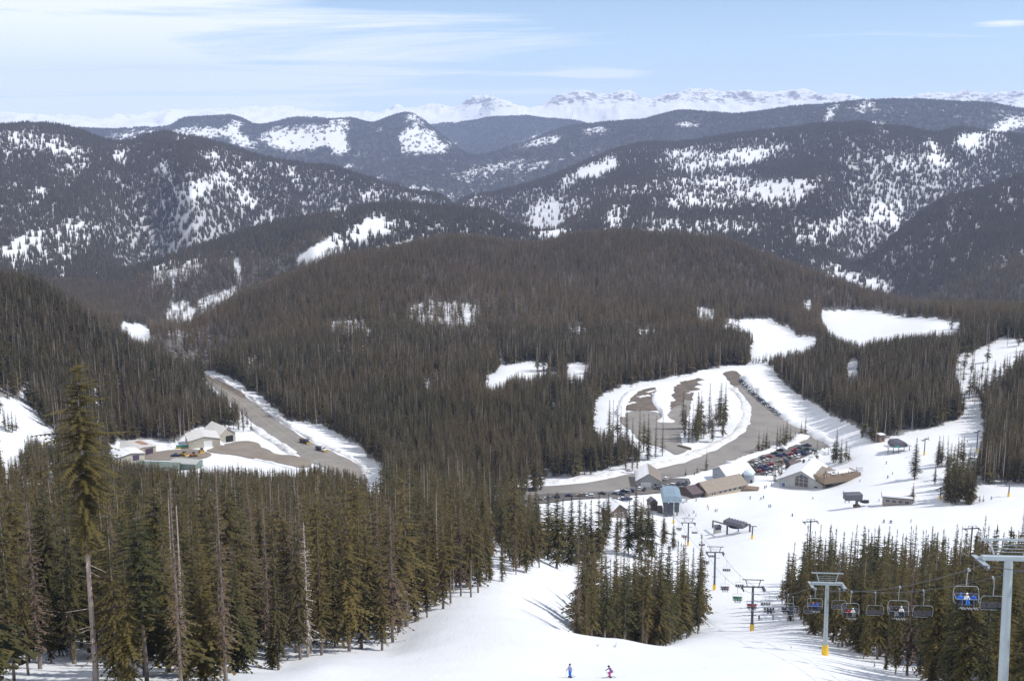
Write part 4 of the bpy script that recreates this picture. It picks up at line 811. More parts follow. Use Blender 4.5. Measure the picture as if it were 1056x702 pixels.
def gable(name, loc, rz, W, L, eave, ridge_h, wall_m, roof_m, label, cat='building', over=.7, snow=None, snow_t=.55, group=None, base=-2.5, span=1.0):
    """ridge along local y; front gable at -L/2. snow: 'both', 'left', 'right' or None"""
    r = empty(name, loc, rz, label, cat, group); h = W / 2; s = (ridge_h - eave) / h
    MB().prism([(-h, base), (h, base), (h, eave), (0, ridge_h), (-h, eave)], -L / 2, L / 2, axis='y').build('wall', wall_m, r)
    e = eave - over * s
    roof = MB().prism([(-h - over, e + .06), (0, ridge_h + .06), (h + over, e + .06), (h + over, e + .36), (0, ridge_h + .36), (-h - over, e + .36)], -L / 2 - over, L / 2 + over, axis='y').build('roof', roof_m, r)
    if snow:
        a = h + over - .15
        for sd, ok in ((-1, snow in ('both', 'left')), (1, snow in ('both', 'right'))):
            if not ok: continue
            b = MB(); nx, ny = 9, 14; v = []
            for j in range(ny + 1):
                for i in range(nx + 1):
                    t = i / nx * (span if sd > 0 else 1.0); y = (-L / 2 - over + .2) + (L + 2 * over - .4) * j / ny; edge = min(1, 4 * t + .15, 5 * (1 - i / nx) + .1, 5 * j / ny + .1, 5 * (1 - j / ny) + .1) if i else min(1, 5 * j / ny + .1, 5 * (1 - j / ny) + .1)
                    z = ridge_h + .33 - a * t * s + snow_t * edge * (1 + .25 * math.sin(j * 1.9 + i)); v.append((sd * a * t, y, z))
            b.add(v, [tuple(q) if sd > 0 else tuple(reversed(q)) for q in [(j * (nx + 1) + i, j * (nx + 1) + i + 1, (j + 1) * (nx + 1) + i + 1, (j + 1) * (nx + 1) + i) for j in range(ny) for i in range(nx)]])
            b.build('snow_cover', M_snow, roof, smooth=True)
    return r, roof
def panel(r, name, c, d, m, label=None, frame=None):
    o = MB().box(c, d).build(name, m, r)
    if label: o['label'] = label
    if frame:
        ax = 0 if d[0] > d[1] else 1; f = MB(); cx, cy, cz = c; t = .14
        for sgn in (-1, 1):
            f.box((cx, cy, cz + sgn * (d[2] / 2 + t / 2)), ((d[0] + 2 * t, d[1] + .06, t) if ax == 0 else (d[0] + .06, d[1] + 2 * t, t)))
            f.box((cx + sgn * (d[0] / 2 + t / 2), cy, cz) if ax == 0 else (cx, cy + sgn * (d[1] / 2 + t / 2), cz), ((t, d[1] + .06, d[2]) if ax == 0 else (d[0] + .06, t, d[2])))
        f.build('frame', frame, o)
    return o

# the A-frame lodge
p = hit(826, 504, 400); rz = R(-28); Lc = Matrix.Rotation(rz, 3, 'Z')
lodge_o = p + Lc @ Vector((0, 14, 0)); lodge_o.z = p.z
lg, roof = gable('ski_lodge', lodge_o, rz, 25, 28, 4.4, 10.8, M_plaster, M_tanroof, 'large A-frame lodge with snowy roof and tall gable window by the deck', over=1.6, snow='both', snow_t=.6, span=.6)
gl = MB().add([(-3.6, -14.06, 1.4), (3.9, -14.06, 1.4), (3.9, -14.06, 7.0), (.2, -14.06, 8.7), (-3.6, -14.06, 6.7), (-3.6, -14.2, 1.6), (3.9, -14.2, 1.6), (3.9, -14.2, 7.0), (.2, -14.2, 8.7), (-3.6, -14.2, 6.7)], [(5, 6, 7, 8, 9), (4, 3, 2, 1, 0)] + [(i, (i + 1) % 5, 5 + (i + 1) % 5, 5 + i) for i in range(5)]).build('window', M_glass, lg)
fm = MB()
for x, zt in ((-3.6, 6.7), (-1.2, 7.8), (1.2, 8.15), (3.9, 7.0)): fm.box((x, -14.25, (1.6 + zt) / 2), (.22, .12, zt - 1.6))
for z in (1.5, 4.2, 6.2): fm.box((.15, -14.26, z), (7.7, .12, .2))
fm.build('frame', M_tan, gl)
panel(lg, 'door', (-10.2, -14.08, 1.15), (1.9, .16, 2.3), mat('blue_door', (.08, .12, .28), .6), frame=M_white)
for y in (-9, -3.5, 2, 7.5): panel(lg, 'window', (12.56, y, 2.5), (.12, 3.6, 1.9), M_glass, frame=M_tan)
panel(lg, 'window', (8.4, -14.08, 2.4), (2.2, .14, 1.2), M_glass, frame=M_white)
dm = MB(); dm.prism([(6.2, 8.6), (11.4, 7.0), (11.4, 6.5), (6.2, 8.1)], -8, 9, axis='y'); dm.box((9.9, .5, 6.2), (2.6, 15, 1.3)); d_ = dm.build('dormer', M_tanroof, lg)
for y in (-5.2, -2, 1.2, 4.4): MB().box((11.24, y, 6.2), (.12, 2.4, .9)).build('window', M_glass, d_)
MB().box((-4, 6, 10.2), (1.2, 1.2, 3.0)).build('chimney', M_dwood, roof)
MB().box((-1.5, 9, 10.6), (.9, .9, 2.2)).build('vent', M_steel, roof)
DA, DB = hit(850, 505, 400), hit(888, 490, 400); dd = (DB - DA).xy; DLn = dd.length; dang = math.atan2(dd.y, dd.x); dz_ = max(DA.z, DB.z) + .9
dk = empty('lodge_deck', (DA.x, DA.y, dz_), dang, 'orange brown deck with rails along the snowy side of the lodge', 'deck')
MB().box((DLn / 2, 5.2, -1.6), (DLn, 10.4, 3.2)).build('floor', M_wood, dk)
rl = MB()
for a, b in (((.2, .2), (DLn - .2, .2)), ((DLn - .2, .2), (DLn - .2, 10.2))):
    n = 12
    for i in range(n + 1): rl.box((a[0] + (b[0] - a[0]) * i / n, a[1] + (b[1] - a[1]) * i / n, .55), (.14, .14, 1.1))
    for z in (.35, .7, 1.05): rl.tube((a[0], a[1], z), (b[0], b[1], z), .06, n=4)
rl.build('railing', M_wood, dk)
MB().box((DLn * .66, 7.6, .14), (DLn * .6, 5.2, .3), bev=.12).build('snow_cover', M_snow, dk)
def on_lodge(x, y, z): return Vector((DA.x, DA.y, dz_)) + Matrix.Rotation(dang, 3, 'Z') @ Vector((x * DLn, y, z))
for k, (x, y) in enumerate([(.08, 2.2), (.32, 2.4), (.56, 2.2), (.2, 6.4), (.45, 6.8), (.86, 3.4)]):
    t = empty('picnic_table', on_lodge(x, y, 0), dang + R(20 * k), ['picnic table on the lodge deck corner nearest the gable wall', 'picnic table by the deck rail, second out from the lodge', 'picnic table by the deck rail far from the lodge wall', 'inner deck table close to the lodge side windows', 'picnic table in the middle of the lodge deck', 'outermost inner table on the lodge deck'][k], 'table', 'tables on the lodge deck')
    MB().box((0, 0, .76), (2.0, .85, .07)).build('table_top', M_dwood, t)
    for s in (-1, 1): MB().box((0, s * .8, .45), (2.0, .3, .06)).build('bench', M_dwood, t)
    for s in (-1, 1): MB().tube((s * .7, -.75, 0), (s * .7, .3, .74), .05, n=4).tube((s * .7, .75, 0), (s * .7, -.3, .74), .05, n=4).build('leg', M_dwood, t)
# tan long building and its brown porch
p = hit(749, 509, 400); rz = R(-58); n_ = Matrix.Rotation(rz, 3, 'Z')
c = p + n_ @ Vector((-6, 0, 0)); c.z = p.z
tb, roof = gable('ticket_building', c, rz, 13, 29, 3.6, 7.6, M_tan, M_tanroof, 'long low tan building with bare brown metal roof on the snow', over=1.0)
for y in (-11, -9.2, -5, -1.4, 2.2, 5.8, 9.6): panel(tb, 'window', (6.56, y, 2.0), (.12, 1.3 if y < -8 else 2.2, 1.3), M_glass, frame=M_white)
panel(tb, 'door', (6.56, 12.4, 1.1), (.12, 1.2, 2.2), M_dwood, frame=M_white)
p2 = hit(716, 512.5, 400)
ab, roof = gable('entry_porch', p2 + Vector((0, 5, 0)), R(-58), 12, 10.5, 2.9, 5.4, M_dwood, M_brroof, 'dark brown roofed shed at the near end of the tan building', over=.9)
panel(ab, 'door', (6.06, 0, 1.1), (.12, 2.4, 2.2), M_glass, frame=M_dwood)
# white roofed building with a domed end
p = hit(757, 496, 400)
wb, roof = gable('rental_building', p + Vector((0, 4, 0)), R(-66), 15, 19, 5.2, 9.0, M_shaft, M_metal, 'building with deep white snow roof behind the tan building', over=.8, snow='both', snow_t=.8)
for y in (-6, 0, 6): panel(wb, 'window', (7.56, y, 3.4), (.12, 2.0, 1.5), M_glass, frame=M_white)
for y in (-3, 3): panel(wb, 'window', (y, -9.56, 3.4), (1.8, .12, 1.5), M_glass, frame=M_white)
p = hit(772, 497, 400); ds = empty('storage_silo', p, 0, 'round blue grey tower with a pale domed cap beside the car park', 'tower')
MB().tube((0, 0, -2), (0, 0, 5.6), 3.1, n=18).build('wall', M_shaft, ds); MB().ball((0, 0, 5.6), 3.25, nu=18, nv=8, sc=(1, 1, .75)).build('dome', mat('pale_blue_dome', (.55, .66, .74), .5), ds, smooth=True)
MB().box((.9, -3.08, 1.2), (1.2, .14, 2.4)).build('door', M_dwood, ds)
p = hit(774, 505, 400); wd = empty('wooden_landing', p, R(-20), 'orange brown wooden landing with rails beside the tan building end', 'deck')
MB().box((0, 0, .5), (9, 6, 2.0)).build('floor', M_wood, wd); b = MB()
for x in np.linspace(-4.3, 4.3, 7): b.box((x, -2.9, 2.0), (.12, .12, 1.1))
b.tube((-4.4, -2.9, 2.5), (4.4, -2.9, 2.5), .07, n=4); b.build('railing', M_wood, wd)
# shed with snow on one slope
p = hit(670, 503, 400)
sh, roof = gable('equipment_shed', p + Vector((0, 10, 0)), R(-4), 14, 20, 4.2, 8.4, M_plaster, M_tanroof, 'grey gabled shed with one snowy roof slope beside the parking road', over=.8, snow='left', snow_t=.7)
panel(sh, 'garage_door', (-1.5, -10.06, 1.7), (6.0, .14, 3.4), M_white); panel(sh, 'window', (3.9, -10.08, 2.2), (1.5, .14, 1.2), M_glass, frame=M_white)
# small things at the bottom of the run
p = hit(673, 526, 400); bh, roof = gable('lift_shack', p + Vector((0, 2.6, 0)), R(8), 4.6, 5.2, 4.2, 6.0, M_dwood, M_dsteel, 'tall narrow black hut beside the blue roofed lift terminal', over=.4)
panel(bh, 'window', (.2, -2.66, 3.0), (1.6, .12, 1.1), M_glass)
p = hit(666, 531, 400); gb = empty('utility_cabinet', p, 0, 'plain grey box shelter just below the black hut', 'shelter'); MB().box((0, 2, 1.6), (4.4, 3.6, 5.0), bev=.1).build('wall', M_plaster, gb); MB().box((0, 2, 4.25), (5, 4.2, .3)).build('roof', M_metal, gb); MB().box((-.4, .16, 1.0), (1.0, .12, 2.0)).build('door', M_dsteel, gb)
p = hit(634, 533, 400); sb, roof = gable('snowy_cabin', p + Vector((0, 5, 0)), R(24), 9, 11, 3.2, 6.6, mat('umber_boards', (.15, .11, .09), .8, var=.2), M_brroof, 'cabin with thick snow roof half hidden behind dark spruces', over=.9, snow='both', snow_t=.9)
panel(sb, 'door', (1.5, -5.56, 1.1), (1.2, .14, 2.2), M_dwood, frame=M_white); panel(sb, 'window', (-2, -5.56, 1.6), (1.4, .14, 1.2), M_glass, frame=M_white)
p = hit(606, 583, 300); th_ = empty('pump_hut', p, R(10), 'tiny grey box hut on snow between two spruce clumps', 'hut'); MB().box((0, 0, 1.0), (1.7, 1.7, 4.4), bev=.06).build('wall', M_plaster, th_); MB().box((0, 0, 3.35), (2.1, 2.1, .3)).build('roof', M_dsteel, th_); MB().box((.2, -.9, .9), (.8, .1, 1.9)).build('door', M_dsteel, th_)
p = hit(820, 484, 400); db, roof = gable('dark_cabin', p + Vector((0, 3, 0)), R(-60), 6, 9, 2.8, 4.6, M_dwood, M_brroof, 'small dark shed behind the lodge roof by parked cars', over=.5)
panel(db, 'door', (3.06, 0, 1.0), (.12, 1.2, 2.0), M_plaster)
# huts on the right hand slope
p = hit(908, 455, 500); h1 = empty('operator_hut', p, R(15), 'small brown hut with snow cap at the forest edge above the lodge', 'hut'); MB().box((0, 0, 1.6), (3.6, 3.6, 5.2), bev=.08).build('wall', mat('brown_boards', (.23, .15, .11), .8, var=.2), h1); rf_ = MB().box((0, 0, 4.3), (4.5, 4.5, .3)).build('roof', M_dwood, h1); MB().box((0, 0, 4.75), (4.4, 4.4, .6), bev=.25).build('snow_cover', M_snow, rf_); MB().box((.3, -1.86, 2.2), (1.4, .12, 1.2)).build('window', M_glass, h1)
p = hit(925, 466, 500); h2 = empty('lift_station', p, R(12), 'teal and grey chairlift station raised on posts above the slope', 'lift station')
MB().prism([(-4, 4.2), (4, 4.2), (4, 5.8), (2.6, 7.2), (-2.6, 7.2), (-4, 5.8)], -4.5, 4.5, axis='y').build('housing', M_dsteel, h2); MB().box((-2.9, -4.56, 5.0), (2.4, .16, 1.3)).build('panel', M_teal, h2); MB().box((2.4, -4.56, 5.3), (2.2, .14, 1.5)).build('window', M_glass, h2)
MB().box((0, 0, 3.9), (16, 5.0, .35)).build('platform', M_steel, h2)
for x in (-7, -3.5, 0, 3.5, 7): MB().tube((x, -1.8, -1), (x, -1.8, 4), .22, n=6).build('post', M_dsteel, h2)
p = hit(925, 521, 450); h3 = empty('lift_hut', p, R(-16), 'long low hut with a sagging snow roof and pale trim', 'hut')
MB().box((0, 3, 1.4), (13.5, 5.5, 4.2)).build('wall', mat('grey_boards', (.26, .22, .20), .85, var=.25), h3); rf_ = MB().prism([(-.2, 3.55), (6.2, 4.0), (6.2, 4.3), (-.2, 3.85)], -7.4, 7.4).build('roof', M_dwood, h3); MB().prism([(-.1, 3.88), (6.1, 4.32), (6.0, 5.0), (.1, 4.5)], -7.2, 7.2).build('snow_cover', M_snow, rf_)
for x in (-4.5, -1.5, 1.5, 4.5): panel(h3, 'window', (x, .2, 1.9), (1.8, .12, 1.1), M_glass, frame=M_plaster)
# highway maintenance yard
Zc = (95, 425, 7.02)
def zc(x, y): return hit(Zc[0] + x / Zc[2], Zc[1] + y / Zc[2], 450)
p = zc(968, 217); g1, roof = gable('garage', p + Vector((-6, 9, 0)), R(40), 11.5, 22, 5.4, 9.6, M_cream, M_metal, 'gabled pale metal garage with one dark open bay beside the highway', over=.6)
panel(g1, 'garage_door', (1.4, -11.06, 2.1), (5.2, .14, 4.2), M_black)
p = zc(775, 255); g2, roof = gable('maintenance_shed', p + Vector((0, 9, 0)), R(22), 20, 19, 5.0, 7.2, M_cream, M_metal, 'largest cream maintenance shed with pale low roof and white door', over=.4)
panel(g2, 'garage_door', (2.2, -9.56, 2.1), (5.4, .14, 4.2), M_white)
p = zc(690, 262); gf = empty('teal_barrier', p, R(4), 'teal sheeting along the shed foot with yellow base', 'barrier'); MB().box((0, 1.6, 1.0), (15, .4, 1.9)).build('sheet', M_teal, gf); MB().box((0, 1.2, .1), (15.5, 1.0, .9)).build('base', M_yel, gf)
p = zc(340, 318); g3, roof = gable('low_garage', p + Vector((-5, 8, 0)), R(46), 18, 21, 4.6, 5.6, M_tan, M_metal, 'low tan garage with two plum doors and half rusty roof', over=.5)
for x in (-3.6, 4.2): panel(g3, 'garage_door', (x, -10.56, 2.1), (5.4, .14, 4.2), M_purple, frame=M_cream)
MB().box((4.2, 0, 5.62), (5, 11, .14)).build('patch', M_rust, roof)
p = zc(215, 365); g4, roof = gable('snow_roofed_shed', p + Vector((0, 9, 0)), R(40), 17, 15, 3.4, 4.8, M_cream, M_brroof, 'wide shed under smooth white snow partly hidden by the tall conifer', over=.8, snow='both', snow_t=.8)
panel(g4, 'garage_door', (3, -7.56, 1.6), (4.0, .14, 3.2), M_purple)
p = zc(455, 440); g5, roof = gable('green_storage', p + Vector((0, 5, 0)), R(86), 12, 27, 3.6, 4.6, M_greenm, mat('faded_green_roof', (.13, .16, .14), .7, var=.15, scale=.3), 'long faded green storage building seen above the foreground treetops', over=.3)
panel(g5, 'door', (-6.06, 3, 1.1), (.14, 1.4, 2.2), M_dsteel); panel(g5, 'door', (-6.06, -8, 1.6), (.14, 3.2, 3.0), M_white)
p = zc(660, 420); g6, roof = gable('salt_shed', p + Vector((0, 6, 0)), R(80), 10, 17, 3.6, 4.4, M_greenm, M_plaster, 'grey roofed storage shed at the end of the green building', over=.3)
def loader(p, rz, label, body):
    t = empty('wheel_loader', p, rz, label, 'loader', 'yellow machines in the maintenance yard')
    MB().box((0, .6, 1.5), (2.2, 3.6, 1.3), bev=.2).build('body', body, t); MB().box((0, -.2, 2.7), (1.7, 1.6, 1.5), bev=.15).build('cab', M_glass, t)
    MB().prism([(-3.6, .3), (-2.4, .2), (-2.3, 1.3), (-2.7, 1.4)], -1.5, 1.5).build('bucket', body, t)
    for s in (-1, 1):
        MB().tube((s * .7, -.9, 1.4), (s * .7, -2.5, .9), .14, n=5).build('arm', body, t)
        for y in (-1.0, 1.7): MB().tube((s * .95, y, .75), (s * 1.45, y, .75), .78, n=12).build('wheel', M_black, t)
    return t
loader(zc(665, 318), R(60), 'yellow wheel loader beside the blue truck in the yard', M_yel); loader(zc(735, 322), R(100), 'brownish yellow loader parked between the two other machines', mat('dirty_orange', (.33, .16, .06), .6, var=.3)); loader(zc(795, 292), R(20), 'yellow loader nearest the shed white door', M_yel)

# ------------------------------------------------------------------ vehicles
M_paint = mat('car_paint', (1, 1, 1), .3, .1, spec=.5, objcol=True)
def car_mesh(kind):
    b = MB(); L, Wd = {'suv': (4.7, 1.9), 'sedan': (4.6, 1.8), 'pickup': (5.5, 1.95)}[kind]; h = L / 2; w = Wd / 2; zb = .95 if kind != 'sedan' else .82; zt = {'suv': 1.75, 'sedan': 1.42, 'pickup': 1.8}[kind]
    prof = [(-h, .45), (-h + .1, .35), (h - .1, .35), (h, .5), (h - .05, zb - .05), (h - .9, zb), (-h + .1, zb), (-h, zb - .12)]
    b.prism(prof, -w, w, 0)
    c0, c1 = {'suv': (-h + .15, h - 1.25), 'sedan': (-h + .8, h - 1.15), 'pickup': (-h + 1.9, h - 1.3)}[kind]
    i0, i1 = {'suv': .3, 'sedan': .65, 'pickup': .2}[kind], .7
    v = [(-w + .04, c0, zb), (w - .04, c0, zb), (w - .04, c1, zb), (-w + .04, c1, zb), (-w + .2, c0 + i0, zt - .07), (w - .2, c0 + i0, zt - .07), (w - .2, c1 - i1, zt - .07), (-w + .2, c1 - i1, zt - .07)]
    b.add(v, [(0, 1, 5, 4), (1, 2, 6, 5), (2, 3, 7, 6), (3, 0, 4, 7)], 1)
    b.box((0, (c0 + i0 + c1 - i1) / 2, zt - .03), (2 * (w - .19), (c1 - i1) - (c0 + i0) + .1, .08), 0, bev=.03)
    if kind == 'pickup': b.box((0, -h + .95, zb + .012), (Wd - .3, 1.7, .02), 2)
    for s in (-1, 1):
        for y in (-h + .85, h - .95): b.tube((s * (w - .22), y, .34), (s * (w + .02), y, .34), .34, n=10, m=2)
        b.box((s * (w - .3), h - .01, .68), (.34, .06, .14), 3); b.box((s * (w - .25), -h + .0, .75), (.25, .06, .18), 4)
    return b.mesh('car_' + kind, [M_paint, M_glass, M_black, M_white, mat('tail_lamp', (.35, .02, .02), .4)])
CARS = {k: car_mesh(k) for k in ('suv', 'sedan', 'pickup')}
CCOL = {'black': (.015, .015, .018), 'white': (.75, .75, .75), 'silver': (.40, .42, .44), 'dark blue': (.02, .035, .11), 'red': (.38, .02, .02), 'grey': (.13, .14, .15), 'green': (.03, .08, .05), 'tan': (.32, .26, .18), 'orange red': (.55, .08, .02), 'blue': (.05, .14, .36)}
KW = {'suv': 'wagon', 'sedan': 'sedan', 'pickup': 'pickup truck'}
CARLIST = []
def car(px, py, rz, where, group, col=None, kind=None):
    p = hit(px, py, 400); kind = kind or random.choice(('suv', 'suv', 'sedan', 'pickup')); col = col or random.choice(('black', 'white', 'silver', 'dark blue', 'grey', 'grey', 'black', 'dark blue', 'green', 'silver', 'tan', 'white', 'white'))
    o = link('parked_car', CARS[kind], None, (p.x, p.y, p.z + .45), rz + R(random.uniform(-4, 4))); o.color = (*CCOL[col], 1); o['category'] = 'car'; o['group'] = group
    CARLIST.append((o, f'{col} {KW[kind]}', where, px, py)); return o
a, b_ = (764.5, 393), (804, 428); Pa, Pb = hit(*a, 400), hit(*b_, 400); dirn = math.atan2(Pb.y - Pa.y, Pb.x - Pa.x)
nrow = int((Pb - Pa).length / 3.1)
for i in range(nrow + 1):
    t = i / nrow; q = Pa.lerp(Pb, t); qx, qy, _ = project(q.x, q.y, q.z); qx -= 2.5 * math.sin(math.pi * t) - 1
    if random.random() < .94: car(qx - 1, qy + .8, dirn + R(12), 'in the long row under the snow bank', 'cars in the row along the parking road')
Z2b = (770, 440, 7.02)
lot = [(35, 250), (75, 235), (110, 225), (150, 243), (165, 212, 'red'), (200, 190), (235, 207), (240, 168), (10, 305), (45, 292), (95, 265), (135, 262), (175, 272, 'red', 'suv'), (60, 322), (95, 322, 'orange red'), (130, 312), (168, 304), (130, 338), (168, 333, 'white'), (275, 240), (300, 225), (318, 198, 'red', 'suv'), (335, 226), (350, 215), (375, 212), (350, 170, 'red'), (375, 177), (400, 172), (430, 182), (458, 182), (480, 172), (402, 132), (440, 132), (375, 152), (350, 190), (20, 330), (205, 292), (60, 275), (95, 295), (130, 290), (270, 200), (295, 250), (240, 250), (410, 196), (440, 160)]
for q in lot: car(Z2b[0] + q[0] / Z2b[2], Z2b[1] + (q[1] + 12) / Z2b[2], R(60) if random.random() < .8 else R(150), 'in the crowded lodge car park', 'cars in the lodge car park', *(q[2:]))
Z1b = (640, 465, 7.02)
for q in [(20, 295), (45, 298), (72, 292), (30, 355), (2, 315), (170, 280), (265, 272), (330, 203, 'red', 'pickup'), (345, 255, 'black'), (305, 268, 'orange red'), (382, 270), (420, 238), (442, 268), (482, 225, 'dark blue'), (402, 280), (455, 243), (140, 275), (370, 250)]: car(Z1b[0] + q[0] / Z1b[2], Z1b[1] + (q[1] + 8) / Z1b[2], R(75) if random.random() < .7 else R(-20), 'beside the grey gabled shed', 'cars beside the grey shed')
for q in [(160, 250, 'blue'), (570, 222), (605, 222, 'white'), (625, 226), (690, 212, 'blue', 'suv'), (760, 212), (800, 200), (836, 197), (800, 240), (830, 242), (190, 258), (400, 238), (440, 232), (510, 224), (350, 245), (265, 255)]: car(490 + q[0] / 5.28, 470 + q[1] / 5.28, R(80), 'below the road behind the spruce tops', 'cars below the parking road')
bydesc = {}
for q in CARLIST: bydesc.setdefault((q[1], q[2]), []).append(q)
for (d, wh), L in bydesc.items():
    L.sort(key=lambda q: q[3])
    for i, q in enumerate(L):
        q[0]['label'] = f'{d} {wh}' if len(L) == 1 else (f'leftmost {d} {wh}' if i == 0 else f'rightmost {d} {wh}' if i == len(L) - 1 else f'{d} {wh}, neither leftmost nor rightmost' if len(L) == 3 else f'{d} {wh}, one of those in between')
def truck(px, py, rz, label, cabcol, bedm):
    p = hit(px, py, 450); t = empty('dump_truck', (p.x, p.y, p.z + .35), rz, label, 'truck', 'trucks driving on the highway')
    MB().box((0, 0, .8), (1.2, 8.2, .35)).build('chassis', M_black, t); c = MB().prism([(2.1, .7), (4.2, .7), (4.2, 1.7), (3.3, 1.9), (2.9, 2.9), (1.6, 2.9), (1.6, .7)], -1.2, 1.2).build('cab', cabcol, t); MB().add([(-1.05, 3.36, 1.95), (1.05, 3.36, 1.95), (1.05, 2.96, 2.8), (-1.05, 2.96, 2.8)], [(0, 1, 2, 3)]).build('windscreen', M_glass, c)
    MB().prism([(-4.1, 1.1), (1.4, 1.1), (1.4, 2.7), (-4.1, 2.4)], -1.25, 1.25).build('dump_body', bedm, t); MB().prism([(4.5, .3), (5.0, .3), (4.7, .9), (4.85, 1.3), (4.4, 1.3)], -1.7, 1.7).build('plough_blade', M_yel, t)
    for s in (-1, 1):
        for y in (3.2, -1.6, -3.0): MB().tube((s * .85, y, .5), (s * 1.25, y, .5), .52, n=12).build('wheel', M_black, t)
truck(314, 457, R(-133), 'dark dump truck with a reddish bed leading on the highway', mat('truck_dark', (.05, .045, .05), .5), mat('truck_red_brown', (.09, .055, .05), .6)); truck(331, 465, R(-128), 'dark truck with a pale cab following on the highway', M_white, mat('truck_dark2', (.06, .06, .075), .6))
p = zc(607, 322); o = link('parked_car', CARS['pickup'], None, (p.x, p.y, p.z + .4), R(85), 1.15); o.color = (*CCOL['dark blue'], 1); tag(o, 'dark blue pickup truck beside the yellow loaders in the yard', 'car')
p = hit(706, 462, 500); wl = empty('retaining_wall', p, R(-48), 'low orange brown timber wall at the loop road ramp', 'wall'); MB().box((0, 0, .4), (11, .5, 2.4)).build('boards', M_wood, wl); MB().box((0, 0, 1.7), (11, .8, .3), bev=.1).build('snow_cover', M_snow, wl)
p = hit(886, 487, 500); sg = empty('trail_sign', p, 0, 'white framed notice board standing on snow beyond the lodge deck', 'sign')
for s in (-1, 1): MB().tube((s * 1.7, 0, -.5), (s * 1.7, 0, 3.6), .12, n=5).build('post', M_plaster, sg)
for z in (1.6, 2.8): MB().box((0, -.13, z), (3.2, .08, .9)).build('board', M_white, sg)

# ------------------------------------------------------------------ chairlifts
AX0, AS = 53.0, .07
def line_at(px, py):
    """point on the lift's centre plane seen at a photo point"""
    dx, dy, dz = [float(q) for q in pray(px, py)]; y = (AX0 - AS * 127) / (dx / dy - AS); return Vector((AX0 + AS * (y - 127), y, y * dz / dy))
LD = Vector((AS, 1, 0)).normalized(); LN = Vector((LD.y, -LD.x, 0)); LROT = -math.atan(AS)
HEADS = []
def tower(px, py, label, post_r, m, big, pad=True):
    h = line_at(px, py); TL = R(6); g = gz(h.x, h.y); H = h.z - g
    for _ in range(4): bx = h - Vector((LD.x * math.sin(TL) * H, LD.y * math.sin(TL) * H, 0)); g = gz(bx.x, bx.y); H = (h.z - g) / math.cos(TL)
    t = empty('lift_tower', (bx.x, bx.y, g), LROT, label, 'lift tower', 'towers of the main chairlift')
    n = 16 if big else 8; t.rotation_euler = (-TL, 0, LROT)
    MB().tube((0, 0, -1.5), (0, 0, H * .5), post_r * 1.1, post_r, n=n).tube((0, 0, H * .5), (0, 0, H + .1), post_r, post_r * .85, n=n).build('post', m, t, smooth=False)
    if pad: MB().tube((0, 0, .05), (0, 0, 2.0), post_r * 1.5, n=12).build('safety_pad', M_pad, t)
    MB().box((0, 0, H + .3), (5.6, .55 if big else .34, .55 if big else .34), bev=.06).build('crossarm', m, t)
    for s in (-1, 1):
        sv = MB(); sv.box((s * 2.7, 0, H - .15), (.22, 4.2, .28)); sv.box((s * 2.7, 0, H + .1), (.16, 1.6, .3)); sv.box((s * 2.95, 0, H + .02), (.5, 4.0, .06))
        sa = sv.build('sheave_frame', m, t); wh = MB()
        for k in range(6): wh.tube((s * 2.7 - .14, -1.8 + k * .72, H - .32), (s * 2.7 + .14, -1.8 + k * .72, H - .32), .25, n=10)
        wh.build('sheave_wheel', M_dsteel, sa)
    f = MB()
    for s in (-1, 1): f.tube((s * 1.5, 0, H + .5), (s * 2.0, 0, H + 2.2), .09 if big else .12, n=6)
    f.box((0, 0, H + 2.25), (5.8, .22, .2))
    for z in ((.95, 1.3, 1.65) if big else (1.3,)): f.tube((-1.75, 0, H + z), (1.75, 0, H + z), .035, n=4)
    f.build('lifting_frame', m, t)
    ld_ = MB()
    for s in (-.2, .2): ld_.tube((s, -post_r - .25, 1.5), (s, -post_r - .25, H), .03, n=4)
    for z in np.arange(2, H, .6): ld_.tube((-.2, -post_r - .25, z), (.2, -post_r - .25, z), .022, n=4, cap=False)
    ld_.build('ladder', m, t)
    if not big:
        for c_, w_ in (((.8, 0, H - 1.7), 1.8), ((0, 0, H * .36), 1.9)): MB().box(c_, (w_, .1, .12)).build('step_bracket', m, t)
    HEADS.append(Vector((h.x, h.y, h.z - .55))); return t
M_lsteel = mat('pale_galvanised_steel', (.36, .41, .44), .45, .25, var=.08, scale=.8)
tower(1040, 578, 'largest pale grey steel tower cut by the right picture edge', .50, M_lsteel, True)
tower(853, 603, 'pale grey steel lift tower with yellow foot below the right stand', .40, M_lsteel, True)
tower(776.5, 606, 'dark lift tower on open snow, third up from the blue terminal', .36, M_dsteel, False)  # this and the next two towers use the darker steel colour
tower(737.5, 570, 'dark lift tower on open snow right of the spruce island', .36, M_dsteel, False)
tower(710, 539.5, 'dark lift tower whose foot hides behind the spruce island', .34, M_dsteel, False)
tower(695, 518, 'short yellow footed tower just in front of the blue terminal', .34, M_lsteel, False)
hd = HEADS[0]; HEADS.insert(0, Vector((AX0 + AS * (15 - 127), 15, hd.z + 42))); tp = hit(690, 520, 400)
HEADS.append(Vector((AX0 + AS * (HEADS[-1].y + 14 - 127), HEADS[-1].y + 14, HEADS[-1].z - 3.6)))
def cable_pts(side):
    out = []
    for a, b in zip(HEADS[:-1], HEADS[1:]):
        L = (a - b).length; n = 14
        for i in range(n + (b is HEADS[-1])):
            t = i / n; q = a.lerp(b, t) + LN * (2.7 * side); q.z -= 4 * t * (1 - t) * L * .018; out.append(q)
    return out
CAB = {}
for side, lab in ((-1, 'haul rope carrying the loaded chairs uphill'), (1, 'haul rope carrying the empty chairs back down')):
    P = cable_pts(side); CAB[side] = P; tag(MB().path(P, .042, 5).build('haul_rope', M_rope), lab, 'cable', 'ropes of the main chairlift')
